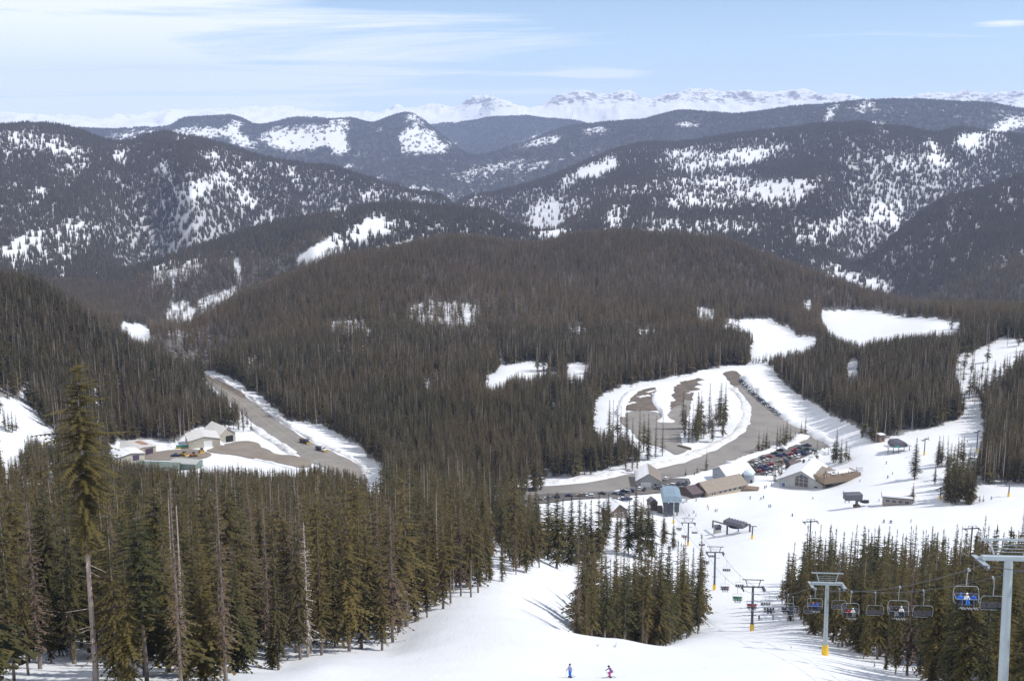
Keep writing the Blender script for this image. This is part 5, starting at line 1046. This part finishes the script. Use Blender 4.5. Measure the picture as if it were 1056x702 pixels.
def on_cable(px, side):
    P = CAB[side]; best = None
    for a, b in zip(P[:-1], P[1:]):
        xa, xb = float(project(*a)[0]), float(project(*b)[0])
        if a.y > 40 and (xa - px) * (xb - px) <= 0 and xa != xb: best = a.lerp(b, (px - xa) / (xb - xa))
    return best
M_chair = mat('grey_chair_tube', (.34, .38, .41), .5, .25)
def chair(loc, rz, label, group='chairs of the main chairlift'):
    t = empty('lift_chair', loc, rz, label, 'lift chair', group)
    m = M_chair
    MB().box((0, 0, -.05), (.18, .5, .22)).build('grip', M_lsteel, t)
    MB().path([Vector(q) for q in ((0, 0, -.1), (0, .32, -.5), (0, .42, -1.2), (0, .38, -2.05))], .04, 6).build('hanger', m, t)
    fr = MB().path([Vector(q) for q in ((-1.32, .38, -2.4), (-1.1, .38, -2.12), (1.1, .38, -2.12), (1.32, .38, -2.4))], .036, 5)
    for s in (-1, 1): fr.path([Vector((s * 1.32, .38, -2.4)), Vector((s * 1.38, .34, -3.1)), Vector((s * 1.32, .2, -3.75)), Vector((s * 1.25, -.3, -3.85))], .033, 5)
    fr.build('frame', m, t)
    MB().box((0, -.05, -3.75), (2.5, .55, .10), bev=.03).build('seat', M_black, t)
    bk = MB()
    for x in (-.94, -.32, .32, .94): bk.box((x, .33, -3.25), (.50, .06, .62), bev=.02)
    bk.path([Vector((-1.35, .36, -2.92)), Vector((1.35, .36, -2.92))], .035, 5); bk.build('backrest', M_dsteel, t)
    sb_ = MB().path([Vector(q) for q in ((-1.3, .3, -3.0), (-1.25, -.45, -3.3), (1.25, -.45, -3.3), (1.3, .3, -3.0))], .022, 4)
    for x in (-.63, .63): sb_.path([Vector((x, -.45, -3.3)), Vector((x, -.62, -4.25))], .018, 4)
    sb_.path([Vector((-1.0, -.62, -4.25)), Vector((1.0, -.62, -4.25))], .03, 4); sb_.build('safety_bar', m, t)
    return t
#PEOPLE

for px, py, w_, h_ in [(664, 409, 12, 1.2), (650, 416, 9, .9), (671, 404, 8, 1.0), (655, 398, 9, 1.0), (712, 405, 6, .7)]:
    p = hit(px, py, 400); q0 = hit(px + w_ * .5, py - 1.5, 400)
    bank('snow_bank', [(px - w_ * .5, py + 1), (px, py), (px + w_ * .5, py - 1)], 5.5, h_, None, px % 17)
# ------------------------------------------------------------------ people
def skin(name, verts, edges, radii, root, mats, sub=1):
    me = bpy.data.meshes.new(name); me.from_pydata(verts, edges, []); o = bpy.data.objects.new(name, me); COL.objects.link(o)
    sk = o.modifiers.new('s', 'SKIN'); sk.use_smooth_shade = True; ss = o.modifiers.new('u', 'SUBSURF'); ss.levels = ss.render_levels = sub
    for i, r in enumerate(radii):
        d = me.skin_vertices[0].data[i]; d.radius = r if isinstance(r, tuple) else (r, r); d.use_root = i == root
    dg = bpy.context.evaluated_depsgraph_get(); out = bpy.data.meshes.new_from_object(o.evaluated_get(dg)); bpy.data.objects.remove(o); out.name = name
    out.materials.clear(); out.materials.append(mats); return out
M_skin = mat('skin', (.50, .33, .25), .6); M_jacket = mat('jacket_cloth', (1, 1, 1), .8, objcol=True, var=.1, scale=9); M_trous = mat('trouser_cloth', (1, 1, 1), .8, objcol=True, var=.1, scale=9); M_helmet = mat('helmet_shell', (1, 1, 1), .4, objcol=True); M_ski = mat('ski_base', (.25, .26, .30), .4); M_gogg = mat('goggle_lens', (.04, .03, .05), .15, spec=.6)
def pose_meshes(pose):
    if pose == 'stand': hip, ch, neck, head = (0, 0, .98), (0, -.03, 1.25), (0, -.05, 1.48), (0, -.07, 1.64); kn = [(-.13, -.06, .53), (.13, -.03, .53)]; an = [(-.14, .02, .1), (.14, .04, .1)]; el = [(-.33, .02, 1.16), (.33, .02, 1.16)]; wr = [(-.30, -.22, 1.03), (.30, -.22, 1.03)]
    elif pose == 'ski': hip, ch, neck, head = (0, .12, .84), (0, -.06, 1.08), (0, -.18, 1.28), (0, -.26, 1.43); kn = [(-.14, -.20, .50), (.14, -.16, .50)]; an = [(-.15, .0, .1), (.15, .03, .1)]; el = [(-.37, -.12, 1.0), (.37, -.12, 1.0)]; wr = [(-.34, -.38, .90), (.34, -.38, .90)]
    else: hip, ch, neck, head = (0, .12, .12), (0, .10, .40), (0, .07, .62), (0, .03, .78); kn = [(-.13, -.38, .12), (.13, -.38, .12)]; an = [(-.14, -.44, -.32), (.14, -.44, -.32)]; el = [(-.30, .02, .30), (.30, .02, .30)]; wr = [(-.22, -.24, .26), (.22, -.24, .26)]
    V = Vector; sh = [(-.19, ch[1], ch[2] + .16), (.19, ch[1], ch[2] + .16)]; hp = [(-.1, hip[1], hip[2] - .03), (.1, hip[1], hip[2] - .03)]
    hand = [tuple(V(w) + (V(w) - V(e)).normalized() * .09) for w, e in zip(wr, el)]; toe = [(a[0], a[1] - .16, a[2] - .04) for a in an]
    verts = [hip, ch, neck, head, (head[0], head[1], head[2] + .09)]; edges = [(0, 1), (1, 2), (2, 3), (3, 4)]; rad = [(.15, .11), (.17, .12), .06, .095, .07]
    for s in (0, 1):
        n = len(verts); verts += [sh[s], el[s], wr[s], hand[s]]; rad += [.07, .05, .036, .04]; edges += [(1, n), (n, n + 1), (n + 1, n + 2), (n + 2, n + 3)]
        n = len(verts); verts += [hp[s], kn[s], an[s], toe[s]]; rad += [.095, .068, .05, .04]; edges += [(0, n), (n, n + 1), (n + 1, n + 2), (n + 2, n + 3)]
    body = skin('body_' + pose, verts, edges, rad, 0, M_skin)
    jv = [tuple(V(hip) - V((0, 0, .03))), hip, ch, tuple(V(ch).lerp(V(neck), .75))]; je = [(0, 1), (1, 2), (2, 3)]; jr = [(.185, .15), (.19, .15), (.21, .16), (.10, .09)]
    for s in (0, 1): n = len(jv); jv += [sh[s], el[s], wr[s]]; jr += [.095, .075, .06]; je += [(2, n), (n, n + 1), (n + 1, n + 2)]
    jac = skin('jacket_' + pose, jv, je, jr, 1, M_jacket)
    tv = [hip]; te = []; tr_ = [(.17, .14)]
    for s in (0, 1): n = len(tv); tv += [hp[s], kn[s], tuple(V(an[s]) + V((0, 0, .05)))]; tr_ += [.12, .095, .09]; te += [(0, n), (n, n + 1), (n + 1, n + 2)]
    tro = skin('trousers_' + pose, tv, te, tr_, 0, M_trous)
    hel = MB().ball(V(head) + V((0, .015, .07)), .135, nu=12, nv=8, sc=(.92, 1.08, .95)).mesh('helmet', [M_helmet], True)
    gog = MB().box(V(head) + V((0, -.105, .05)), (.17, .05, .075), bev=.02).mesh('goggles', [M_gogg])
    gl = []
    for s in (0, 1):
        b = MB(); d = (V(wr[s]) - V(el[s])).normalized(); c = V(hand[s]); sd = d.cross(V((0, 0, 1))).normalized(); b.tube(c - d * .06, c + d * .03, .05, .045, 7)
        for k, ln in enumerate((.065, .08, .075, .055)): o_ = c + d * .02 + sd * (.033 - .022 * k); b.path([o_, o_ + d * ln * .6, o_ + d * ln * .8 - V((0, 0, .035))], .013, 5)
        t0 = c - d * .02 + sd * .045; b.path([t0, t0 + sd * .03 + d * .03, t0 + sd * .02 + d * .06 - V((0, 0, .02))], .014, 5); gl.append(b.mesh('glove', [M_black]))
    boots = [MB().box(V(a) + V((0, -.06, -.0)), (.13, .32, .2), bev=.04).mesh('boot', [M_black]) for a in an]
    skis = [MB().add([(a[0] + x, a[1] + y - .1, a[2] - .09 + z + h) for y, z in ((-.98, .14), (-.86, .02), (-.5, 0), (.5, 0), (.72, 0)) for x in (-.045, .045) for h in (0, .025)], [q for i in range(4) for q in ((4 * i + 1, 4 * i + 3, 4 * i + 7, 4 * i + 5), (4 * i, 4 * i + 4, 4 * i + 6, 4 * i + 2), (4 * i, 4 * i + 1, 4 * i + 5, 4 * i + 4), (4 * i + 2, 4 * i + 6, 4 * i + 7, 4 * i + 3))] + [(0, 2, 3, 1), (16, 17, 19, 18)]).mesh('ski', [M_ski]) for a in an]
    poles = [MB().tube(V(h) + V((0, .01, .08)), V((h[0] * 1.35, h[1] + (.25 if pose == 'ski' else -.1), h[2] - .92)), .012, n=5).tube(V((h[0] * 1.33, h[1] + (.23 if pose == 'ski' else -.09), h[2] - .86)), V((h[0] * 1.33, h[1] + (.23 if pose == 'ski' else -.09), h[2] - .85)), .05, n=7).mesh('ski_pole', [M_dsteel]) for h in hand]
    return dict(body=body, jacket=jac, trousers=tro, helmet=hel, goggles=gog, glove=gl, boot=boots, ski=skis, ski_pole=poles)
POSE = {k: pose_meshes(k) for k in ('stand', 'ski', 'sit')}
PC = {'red': (.45, .03, .03), 'blue': (.04, .13, .55), 'black': (.02, .02, .025), 'navy': (.02, .03, .10), 'green': (.02, .28, .16), 'teal': (.04, .36, .40), 'purple': (.16, .07, .28), 'grey': (.22, .23, .25), 'white': (.75, .75, .75), 'orange': (.65, .20, .03), 'pink': (.55, .12, .30), 'lilac': (.32, .33, .58), 'bright blue': (.03, .20, .68), 'yellow': (.7, .55, .05), 'brown': (.15, .09, .05)}
def person(loc, rz, pose, jc, tc, hc, label, group, skis=True, poles=True, full=True, sc=1.0):
    t = empty('person', loc, rz, label, 'person', group, sc); M = POSE[pose]
    link('body', M['body'], t)
    for k, c in (('jacket', jc), ('trousers', tc), ('helmet', hc)): o = link(k, M[k], t); o.color = (*PC[c], 1)
    if full: link('goggles', M['goggles'], t)
    for s in (0, 1):
        link('boot', M['boot'][s], t)
        if full: link('glove', M['glove'][s], t)
        if skis: link('ski', M['ski'][s], t)
        if poles and full: link('ski_pole', M['ski_pole'][s], t)
    return t
p = hit(588, 698.5, 90); person(p + Vector((0, 0, .03)), R(-55), 'stand', 'lilac', 'bright blue', 'navy', 'skier in lilac jacket and bright blue trousers standing low on the run', None)
p = hit(629.5, 698.5, 90); person(p + Vector((0, 0, .03)), R(-75), 'ski', 'purple', 'pink', 'black', 'skier in dark purple jacket and pink trousers bending low on the run', None)
# chairs up the main lift, with who sits on them
UP = [(999.6, [('bright blue', 'navy', 'blue'), ('white', 'bright blue', 'white'), ('blue', 'black', 'navy')], 'chair with a blue, a white and another blue rider next to the biggest tower'),
      (928.5, [('black', 'grey', 'black'), ('white', 'navy', 'white')], 'loaded chair with a white and a black jacket over the right stand'),
      (878.5, [('red', 'black', 'black'), ('white', 'grey', 'white')], 'loaded chair with red and white riders right of the yellow footed tower'),
      (841.5, [('blue', 'black', 'orange'), ('blue', 'navy', 'blue')], 'loaded chair with two blue jackets beside the yellow footed tower'),
      (813.0, [('navy', 'black', 'grey'), ('grey', 'black', 'black'), ('navy', 'navy', 'black')], 'loaded chair with three dark riders at the stand left edge'),
      (794.0, [('black', 'navy', 'black'), ('navy', 'black', 'grey')], 'loaded chair with two dark riders over open snow'),
      (776.0, [('red', 'black', 'black'), ('brown', 'black', 'red'), ('red', 'navy', 'black')], 'loaded chair with red jackets in front of a dark tower'),
      (761.0, [('green', 'green', 'black'), ('green', 'black', 'green'), ('green', 'green', 'black')], 'loaded chair with three green jackets'),
      (748.0, [('grey', 'black', 'white'), ('purple', 'black', 'black'), ('pink', 'black', 'black')], 'loaded chair with grey and pink riders above the run'),
      (728.0, [('red', 'black', 'red'), ('grey', 'black', 'black')], 'loaded chair with a red rider left of a dark tower'),
      (706.0, [('red', 'navy', 'black'), ('pink', 'black', 'white')], 'loaded chair with a red and a pink jacket low on the line'),
      (700.5, [('black', 'grey', 'black'), ('grey', 'black', 'grey')], 'loaded chair with dark riders just above the blue terminal')]
DOWN = [(1024.7, 'empty chair hanging against the biggest tower'), (952.6, 'empty chair over the middle of the right stand'), (903, 'empty chair right of the chair with red rider'), (866, 'empty chair just right of the yellow footed tower'), (836, 'empty chair left of the yellow footed tower'), (818, 'empty chair at the left edge of the right stand'), (790, 'empty chair over snow right of the third tower'), (763, 'empty chair left of the third tower head'), (749.5, 'empty chair above the loaded green chair'), (734, 'empty chair near the second dark tower head'), (724, 'empty chair above the second dark tower'), (716.5, 'empty chair nearest the blue terminal')]
for px, riders, lab in UP:
    q = on_cable(px, -1)
    if q is None: continue
    q = Vector((q.x, q.y, q.z)); chair(q, LROT, lab); n = len(riders)
    for k, (jc, tc, hc) in enumerate(riders):
        x = (k - (n - 1) / 2) * .68; o = q + Matrix.Rotation(LROT, 3, 'Z') @ Vector((x, -.05, -3.70))
        where = lab.split(' ', 1)[1] if False else lab
        seat = ('on its left end' if k == 0 else 'on its right end' if k == n - 1 else 'in its middle')
        short = {999.6: 'the chair by the biggest tower', 928.5: 'the white and black loaded chair', 878.5: 'the chair with red and white riders', 841.5: 'the chair with two blue jackets', 813.0: 'the dark trio chair', 794.0: 'the dark pair chair', 776.0: 'the red jackets chair', 761.0: 'the all green chair', 748.0: 'the grey and pink chair', 728.0: 'the chair with one red rider', 706.0: 'the red and pink chair', 700.5: 'the chair above the blue terminal'}[px]
        person(o, LROT, 'sit', jc, tc, hc, f'rider in {jc} jacket on {short}, {seat}', 'riders on the chairlift', poles=False, full=q.y < 260)
for px, lab in DOWN:
    q = on_cable(px, 1)
    if q is not None: chair(q, LROT + math.pi, lab)
# bottom terminal of the main lift
e = HEADS[-1]; g = gz(e.x, e.y); H = e.z - g; tm = empty('lift_terminal', (e.x, e.y, g), LROT, 'lift terminal with a light blue curved roof at the foot of the run', 'lift terminal')
W = 5.2; prof = [(-W, H - .6), (-W, H + 1.2), (-W * .8, H + 2.3), (-W * .4, H + 2.9), (W * .4, H + 2.9), (W * .8, H + 2.3), (W, H + 1.2), (W, H - .6)]
hs = MB().prism(prof, 0, 18, axis='y').build('roof', M_blue, tm)
for y in (2.5, 5, 7.5, 10, 12.5): MB().box((0, y, H + 2.93), (4.6, .12, .14)).build('rib', M_steel, hs)
MB().box((0, 8.5, (H - .6 + 2.4) / 2), (8.0, 14.5, H - 3.0), bev=.2).build('machinery', mat('dark_grey_panel', (.06, .065, .075), .6), tm); MB().tube((0, 9, H - 2.4), (0, 9, H - 2.15), 3.0, n=24).build('bullwheel', M_dsteel, tm)  # machinery housing in one even dark grey
for x in (-3, 3):
    for y in (1.5, 13): MB().tube((x, y, -1), (x, y, H - .3), .35, n=8).build('post', M_dsteel, tm)
MB().box((-5.8, 8, 1.3), (2.6, 3.2, 4.0), bev=.1).build('operator_cabin', M_dwood, tm)
# second lift: a dark return station on three posts
Zt = (640, 465, 7.02)
def zt(x, y): return hit(Zt[0] + x / Zt[2], Zt[1] + y / Zt[2], 300)
A, B, C_ = zt(667, 556), zt(770, 602), zt(935, 585); D = zt(952, 636); c = (A + C_) / 2; rs = empty('return_station', (B.x, B.y, B.z), 0, 'dark open return station of a second lift on three posts', 'lift terminal')
hh = 72 / 7.02 * mpp(B) * 1.05; loc = lambda q, z=0.: Vector((q.x - B.x, q.y - B.y, q.z - B.z + z))
for q, z in ((A, hh * .75), (B, hh * .95), (C_, hh * .75)): MB().tube(loc(q, -1), loc(q, z), .42, n=8).build('post', M_dsteel, rs)
MB().path([loc(A, hh * .75), loc(B, hh * .93)], .4, 6).path([loc(B, hh * .9), loc(C_, hh * .72)], .4, 6).build('beam', M_dsteel, rs)
q = loc(B).lerp(loc(C_), .36); q.z += hh * .98; ang = math.atan2(C_.y - B.y, C_.x - B.x); b = MB().box(q, (10.5, 5.2, 2.0), rz=ang, bev=.5); bw = MB().tube(q - Vector((0, 0, 1.5)), q - Vector((0, 0, 1.2)), 3.2, n=22)
fr = MB()
for k in range(-3, 4): fr.box(q + Matrix.Rotation(ang, 3, 'Z') @ Vector((k * 1.5, 0, 1.1)), (.22, 5.4, .25), rz=ang)
ho_ = b.build('housing', M_dsteel, rs); bw.build('bullwheel', M_black, rs); fr.build('rib', mat('dull_violet_steel', (.16, .15, .19), .5), ho_)
tw = empty('lift_tower', (D.x, D.y, D.z), 0, 'short dark yellow footed mast beside the dark return station', 'lift tower'); MB().tube((0, 0, -1), (0, 0, 5.8), .3, n=8).build('post', M_dsteel, tw); MB().tube((0, 0, .05), (0, 0, 1.9), .5, n=10).build('safety_pad', M_pad, tw); MB().box((0, 0, 5.8), (3.6, .3, .3)).build('crossarm', M_dsteel, tw)
P_ = zt(700, 592); bo = empty('operator_booth', P_, R(10), 'small grey glazed booth under the dark return station', 'booth'); MB().box((0, 0, .6), (3, 2.6, 2.6), bev=.08).build('wall', M_plaster, bo); MB().box((0, 0, 2.6), (2.8, 2.4, 1.4)).build('window', M_glass, bo); MB().box((0, 0, 3.45), (3.5, 3.1, .25)).build('roof', M_dsteel, bo)
# third lift: black box drive on one leg
p = hit(882, 523, 400); dr = empty('drive_station', p, R(6), 'black box drive station on one leg, farther right than the lodge', 'lift terminal'); MB().box((-1.6, 0, 5.9), (8.8, 4.2, 3.4), bev=.3).build('housing', M_dsteel, dr); MB().tube((.6, 0, -1), (.6, 0, 4.4), .7, n=10).build('post', M_dsteel, dr); MB().box((3.2, 0, 3.4), (6.5, .8, .5)).build('beam', M_dsteel, dr); MB().tube((4.6, 0, 2.7), (4.6, 0, 3.0), 2.3, n=20).build('bullwheel', M_black, dr); MB().box((.6, -.4, .7), (3, 2.6, 1.6), bev=.1).build('cabin', M_dwood, dr)
def mast(foot, top_py, rz, label, aw=5.0, pad=True, m=None):
    p = hit(*foot, 300); H = (foot[1] - top_py) * mpp(p) * 1.04; m = m or M_dsteel
    t = empty('lift_tower', p, rz, label, 'lift tower', 'towers of the other chairlifts'); MB().tube((0, 0, -1.5), (0, 0, H), .34, .26, n=8).build('post', m, t); MB().box((0, 0, H * .93), (aw, .35, .35)).build('crossarm', m, t)
    if pad: MB().tube((0, 0, .05), (0, 0, 2.0), .55, n=10).build('safety_pad', M_pad, t)
    for s in (-1, 1): MB().box((s * aw / 2, 0, H * .93 - .3), (.2, 2.4, .3)).build('sheave_frame', m, t)
    MB().box((0, 0, H), (aw * .55, .14, .14)).build('lifting_frame', m, t)
mast((953, 469), 453, R(35), 'dark mast right of the teal lift station'); mast((1007, 466), 445, R(35), 'dark mast highest on the right hand slope'); mast((969.5, 515), 503, R(40), 'leaning dark mast by the long hut near spruce clump', 8); mast((1040, 512), 498, R(20), 'dark mast right of the slope spruce clump')
def hidden_mast(px, r, top_py, label):
    p = at_r(px, r, 540); T = float(ray_tt(px, top_py)[1]); z = -T * r; H = z - p.z; t = empty('lift_tower', p, R(8), label, 'lift tower', 'masts showing above the right stand')
    MB().tube((0, 0, -1), (0, 0, H - .3), .3, .24, n=8).build('post', M_dsteel, t); MB().box((0, 0, H - .9), (5, .3, .3)).build('crossarm', M_dsteel, t); MB().path([Vector((-1.2, 0, H - .8)), Vector((-1.5, 0, H)), Vector((1.5, 0, H)), Vector((1.2, 0, H - .8))], .07, 5).build('lifting_frame', M_dsteel, t)
    for s in (-1, 1): MB().box((s * 2.4, 0, H - 1.2), (.2, 2.6, .3)).build('sheave_frame', M_dsteel, t)
hidden_mast(836, 395, 535, 'mast top showing above the left end of right stand'); hidden_mast(1003, 395, 542, 'mast top showing beside the rusty spruce')
# skiers near the base, a few pixels tall each
SKP = [(Zt, q) for q in [(452, 378, 'by the blue terminal'), (466, 368, 'by the blue terminal'), (479, 368, 'by the blue terminal'), (496, 472, 'above the return station'), (530, 448, 'above the return station'), (545, 472, 'above the return station'), (630, 407, 'below the tan building'), (636, 422, 'below the tan building'), (685, 438, 'below the tan building'), (698, 438, 'below the tan building'), (937, 347, 'off the tan building end'), (1016, 352, 'left of the lodge'), (1034, 342, 'left of the lodge'), (1042, 272, 'left of the lodge'), (546, 362, 'by the dark porch'), (852, 585, 'under the return station'), (420, 395, 'by the blue terminal')]]
SKP += [((770, 440, 7.02), q) for q in [(25, 522, 'in front of the landing'), (103, 527, 'in front of the lodge'), (120, 517, 'in front of the lodge'), (160, 583, 'in front of the lodge'), (172, 583, 'in front of the lodge'), (478, 522, 'in front of the lodge'), (332, 648, 'in front of the lodge'), (130, 442, 'at the lodge corner'), (143, 437, 'at the lodge corner'), (180, 422, 'at the lodge corner'), (700, 482, 'beside the black drive station'), (712, 549, 'beside the black drive station'), (740, 549, 'beside the black drive station'), (818, 398, 'beyond the deck'), (1020, 368, 'on the upper slope'), (958, 540, 'beside the long hut'), (992, 692, 'above the right stand'), (1040, 697, 'above the right stand'), (880, 545, 'beside the black drive station'), (855, 545, 'beside the black drive station')]]
SKP += [((900, 420, 6.75), q) for q in [(105, 493, 'on the upper slope'), (138, 465, 'on the upper slope'), (386, 220, 'near the dark masts'), (658, 243, 'near the dark masts'), (825, 640, 'right of the slope clump'), (95, 393, 'on the upper slope')]]
SKP += [((786, 522, 3.9), q) for q in [(490, 66, 'above the right stand'), (520, 68, 'above the right stand'), (598, 64, 'above the right stand'), (120, 40, 'above the right stand'), (5, 340, 'near the lift line'), (43, 455, 'under the lift line')]]
SKP += [((690, 540, 7.02), q) for q in [(650, 697, 'under the lift line'), (502, 58, 'under the return station')]]
jcs = ['red', 'blue', 'black', 'green', 'teal', 'purple', 'grey', 'orange', 'navy', 'yellow', 'white', 'brown', 'pink']; tcs = ['black', 'grey', 'navy', 'brown', 'white', 'blue', 'red', 'green']; used = set()
for (ox, oy, s), (x, y, wh) in SKP:
    p = hit(ox + x / s, oy + y / s, 200)
    while True:
        jc, tc = random.choice(jcs[:10] if random.random() < .5 else ['black', 'navy', 'grey', 'blue']), random.choice(tcs[:4])
        if (jc, tc, wh) not in used: used.add((jc, tc, wh)); break
    person(p, R(random.uniform(0, 360)), random.choice(('stand', 'ski')), jc, tc, random.choice(('black', 'navy', 'grey', 'white')), f'distant skier in {jc} jacket and {tc} trousers {wh}', 'skiers around the base', full=False)
for k, (x, y) in enumerate([(.04, 1.0), (.15, 4.4), (.2, 1.2), (.3, 5), (.4, 1.0), (.5, 4.6), (.62, 1.0), (.74, 3), (.28, 8.6), (.55, 9), (.08, 5.5), (.92, 1.2)]):
    while True:
        jc, tc = random.choice(jcs), random.choice(tcs)
        if (jc, tc, 'deck') not in used: used.add((jc, tc, 'deck')); break
    person(on_lodge(x, y, 0), R(random.uniform(0, 360)), 'stand', jc, tc, random.choice(('black', 'brown', 'grey')), f'person in {jc} jacket and {tc} trousers on the lodge deck', 'people on the lodge deck', skis=False, full=False)
# twigs poking through the snow
for px, py, s in [(634, 667, .9), (616, 666, .5), (826, 661, .6), (816, 668, .5), (846, 668, .5)]:
    p = hit(px, py, 100); b = MB()
    for k in range(7): a = random.random() * 6.28; b.tube((0, 0, -.1), (math.cos(a) * .5 * s, math.sin(a) * .5 * s, random.uniform(.4, 1.0) * s), .03, .008, 4)
    o = b.build('bare_shrub', M_bark); o.location = p; tag(o, {634: 'dark twiggy bush poking from snow above the two low skiers', 616: 'faint twig poking from snow left of dark bush', 826: 'bare twigs poking from snow left of the yellow pad', 816: 'leftmost bare twigs near the yellow footed tower', 846: 'bare twigs almost touching the yellow footed tower'}[px], 'shrub', 'twigs poking through the snow')
HAZE = 4.2e-5; EXPO = 0.0
# ------------------------------------------------------------------ light, air, sky, camera
SUN_AZ, SUN_EL = R(97), R(50)
ld = bpy.data.lights.new('sun', 'SUN'); ld.energy = 4.7; ld.angle = R(.53); ld.color = (1, .955, .89)
so = bpy.data.objects.new('sun', ld); COL.objects.link(so)
sd = Vector((math.sin(SUN_AZ) * math.cos(SUN_EL), math.cos(SUN_AZ) * math.cos(SUN_EL), math.sin(SUN_EL)))
so.rotation_euler = sd.to_track_quat('Z', 'Y').to_euler()
w = bpy.data.worlds.new('World'); scene.world = w; w.use_nodes = True; nt = w.node_tree; nt.nodes.clear()
out = N(nt, 'ShaderNodeOutputWorld'); bg = N(nt, 'ShaderNodeBackground'); sky = N(nt, 'ShaderNodeTexSky'); sky.sky_type = 'NISHITA'; sky.sun_disc = False
sky.sun_elevation = SUN_EL; sky.sun_rotation = SUN_AZ; sky.altitude = 3300; sky.air_density = 1.0; sky.dust_density = .8; sky.ozone_density = 2.2
tc = N(nt, 'ShaderNodeTexCoord'); sx = N(nt, 'ShaderNodeSeparateXYZ'); nt.links.new(tc.outputs['Generated'], sx.inputs[0])
zc = math_(nt, 'MAXIMUM', sx.outputs[2], .012); cb = N(nt, 'ShaderNodeCombineXYZ'); nt.links.new(sx.outputs[0], cb.inputs[0]); nt.links.new(sx.outputs[1], cb.inputs[1]); nt.links.new(zc, cb.inputs[2]); nt.links.new(cb.outputs[0], sky.inputs[0])
# thin cirrus: a layer seen along its own plane
den = math_(nt, 'ADD', math_(nt, 'MAXIMUM', sx.outputs[2], 0), .055)
u = math_(nt, 'DIVIDE', sx.outputs[0], den); v = math_(nt, 'DIVIDE', sx.outputs[1], den)
cv = N(nt, 'ShaderNodeCombineXYZ'); nt.links.new(math_(nt, 'MULTIPLY', u, .55), cv.inputs[0]); nt.links.new(v, cv.inputs[1])
cn = N(nt, 'ShaderNodeTexNoise'); cn.inputs['Scale'].default_value = .34; cn.inputs['Detail'].default_value = 8; cn.inputs['Roughness'].default_value = .58; cn.inputs['Distortion'].default_value = .5; nt.links.new(cv.outputs[0], cn.inputs['Vector'])
az = mrange(nt, sx.outputs[0], .12, -.30, -.16, .10)
spots = az
for x0, z0, wx_, wz_ in ((.0746, .0325, .045, .006), (.381, .0687, .028, .0035)):
    ex = math_(nt, 'POWER', math_(nt, 'ABSOLUTE', math_(nt, 'DIVIDE', math_(nt, 'SUBTRACT', sx.outputs[0], x0), wx_)), 2.0); ez = math_(nt, 'POWER', math_(nt, 'ABSOLUTE', math_(nt, 'DIVIDE', math_(nt, 'SUBTRACT', sx.outputs[2], z0), wz_)), 2.0)
    spots = math_(nt, 'ADD', spots, math_(nt, 'MULTIPLY', math_(nt, 'POWER', 2.718, math_(nt, 'MULTIPLY', math_(nt, 'ADD', ex, ez), -1.0)), .24))
cl = mrange(nt, math_(nt, 'ADD', cn.outputs[0], spots), .43, .55, 0, .88)
tint = N(nt, 'ShaderNodeVectorMath', operation='MULTIPLY'); tint.inputs[1].default_value = (1.01, 1.015, .915); nt.links.new(sky.outputs[0], tint.inputs[0])
nt.links.new(mixc(nt, cl, tint.outputs[0], (9.2, 9.1, 9.0)), bg.inputs[0]); bg.inputs[1].default_value = .148; nt.links.new(bg.outputs[0], out.inputs[0])
# air
hb = MB(); zlo, zhi = float(ZG.min()) - 1.0, max(float(ZG.max()), 0) + 30; hb.box((0, 12000, (zlo + zhi) / 2), (62000, 44000, zhi - zlo))
hm = bpy.data.materials.new('air'); hm.use_nodes = True; hn = hm.node_tree; hn.nodes.clear(); ho = N(hn, 'ShaderNodeOutputMaterial'); pv = N(hn, 'ShaderNodeVolumePrincipled')
pv.inputs['Color'].default_value = (.52, .65, .98, 1); pv.inputs['Density'].default_value = HAZE; pv.inputs['Anisotropy'].default_value = 0; hn.links.new(pv.outputs[0], ho.inputs['Volume'])
stuff(hb.build('haze', hm))
cd = bpy.data.cameras.new('camera'); cd.sensor_width = 36; cd.lens = 36 * F / 1056; cd.clip_end = 90000; cd.clip_start = .5
co = bpy.data.objects.new('camera', cd); COL.objects.link(co); co.rotation_euler = (math.pi / 2 - PITCH, 0, 0); scene.camera = co
scene.view_settings.view_transform = 'Standard'; scene.view_settings.look = 'None'; scene.view_settings.exposure = EXPO; scene.view_settings.gamma = 1
cy = scene.cycles; cy.max_bounces = 5; cy.diffuse_bounces = 3; cy.glossy_bounces = 2; cy.transmission_bounces = 2; cy.volume_bounces = 1; cy.transparent_max_bounces = 4; cy.use_denoising = True; cy.denoiser = 'OPENIMAGEDENOISE'; cy.denoising_input_passes = 'RGB_ALBEDO_NORMAL'; cy.denoising_prefilter = 'NONE'; cy.caustics_reflective = False; cy.caustics_refractive = False
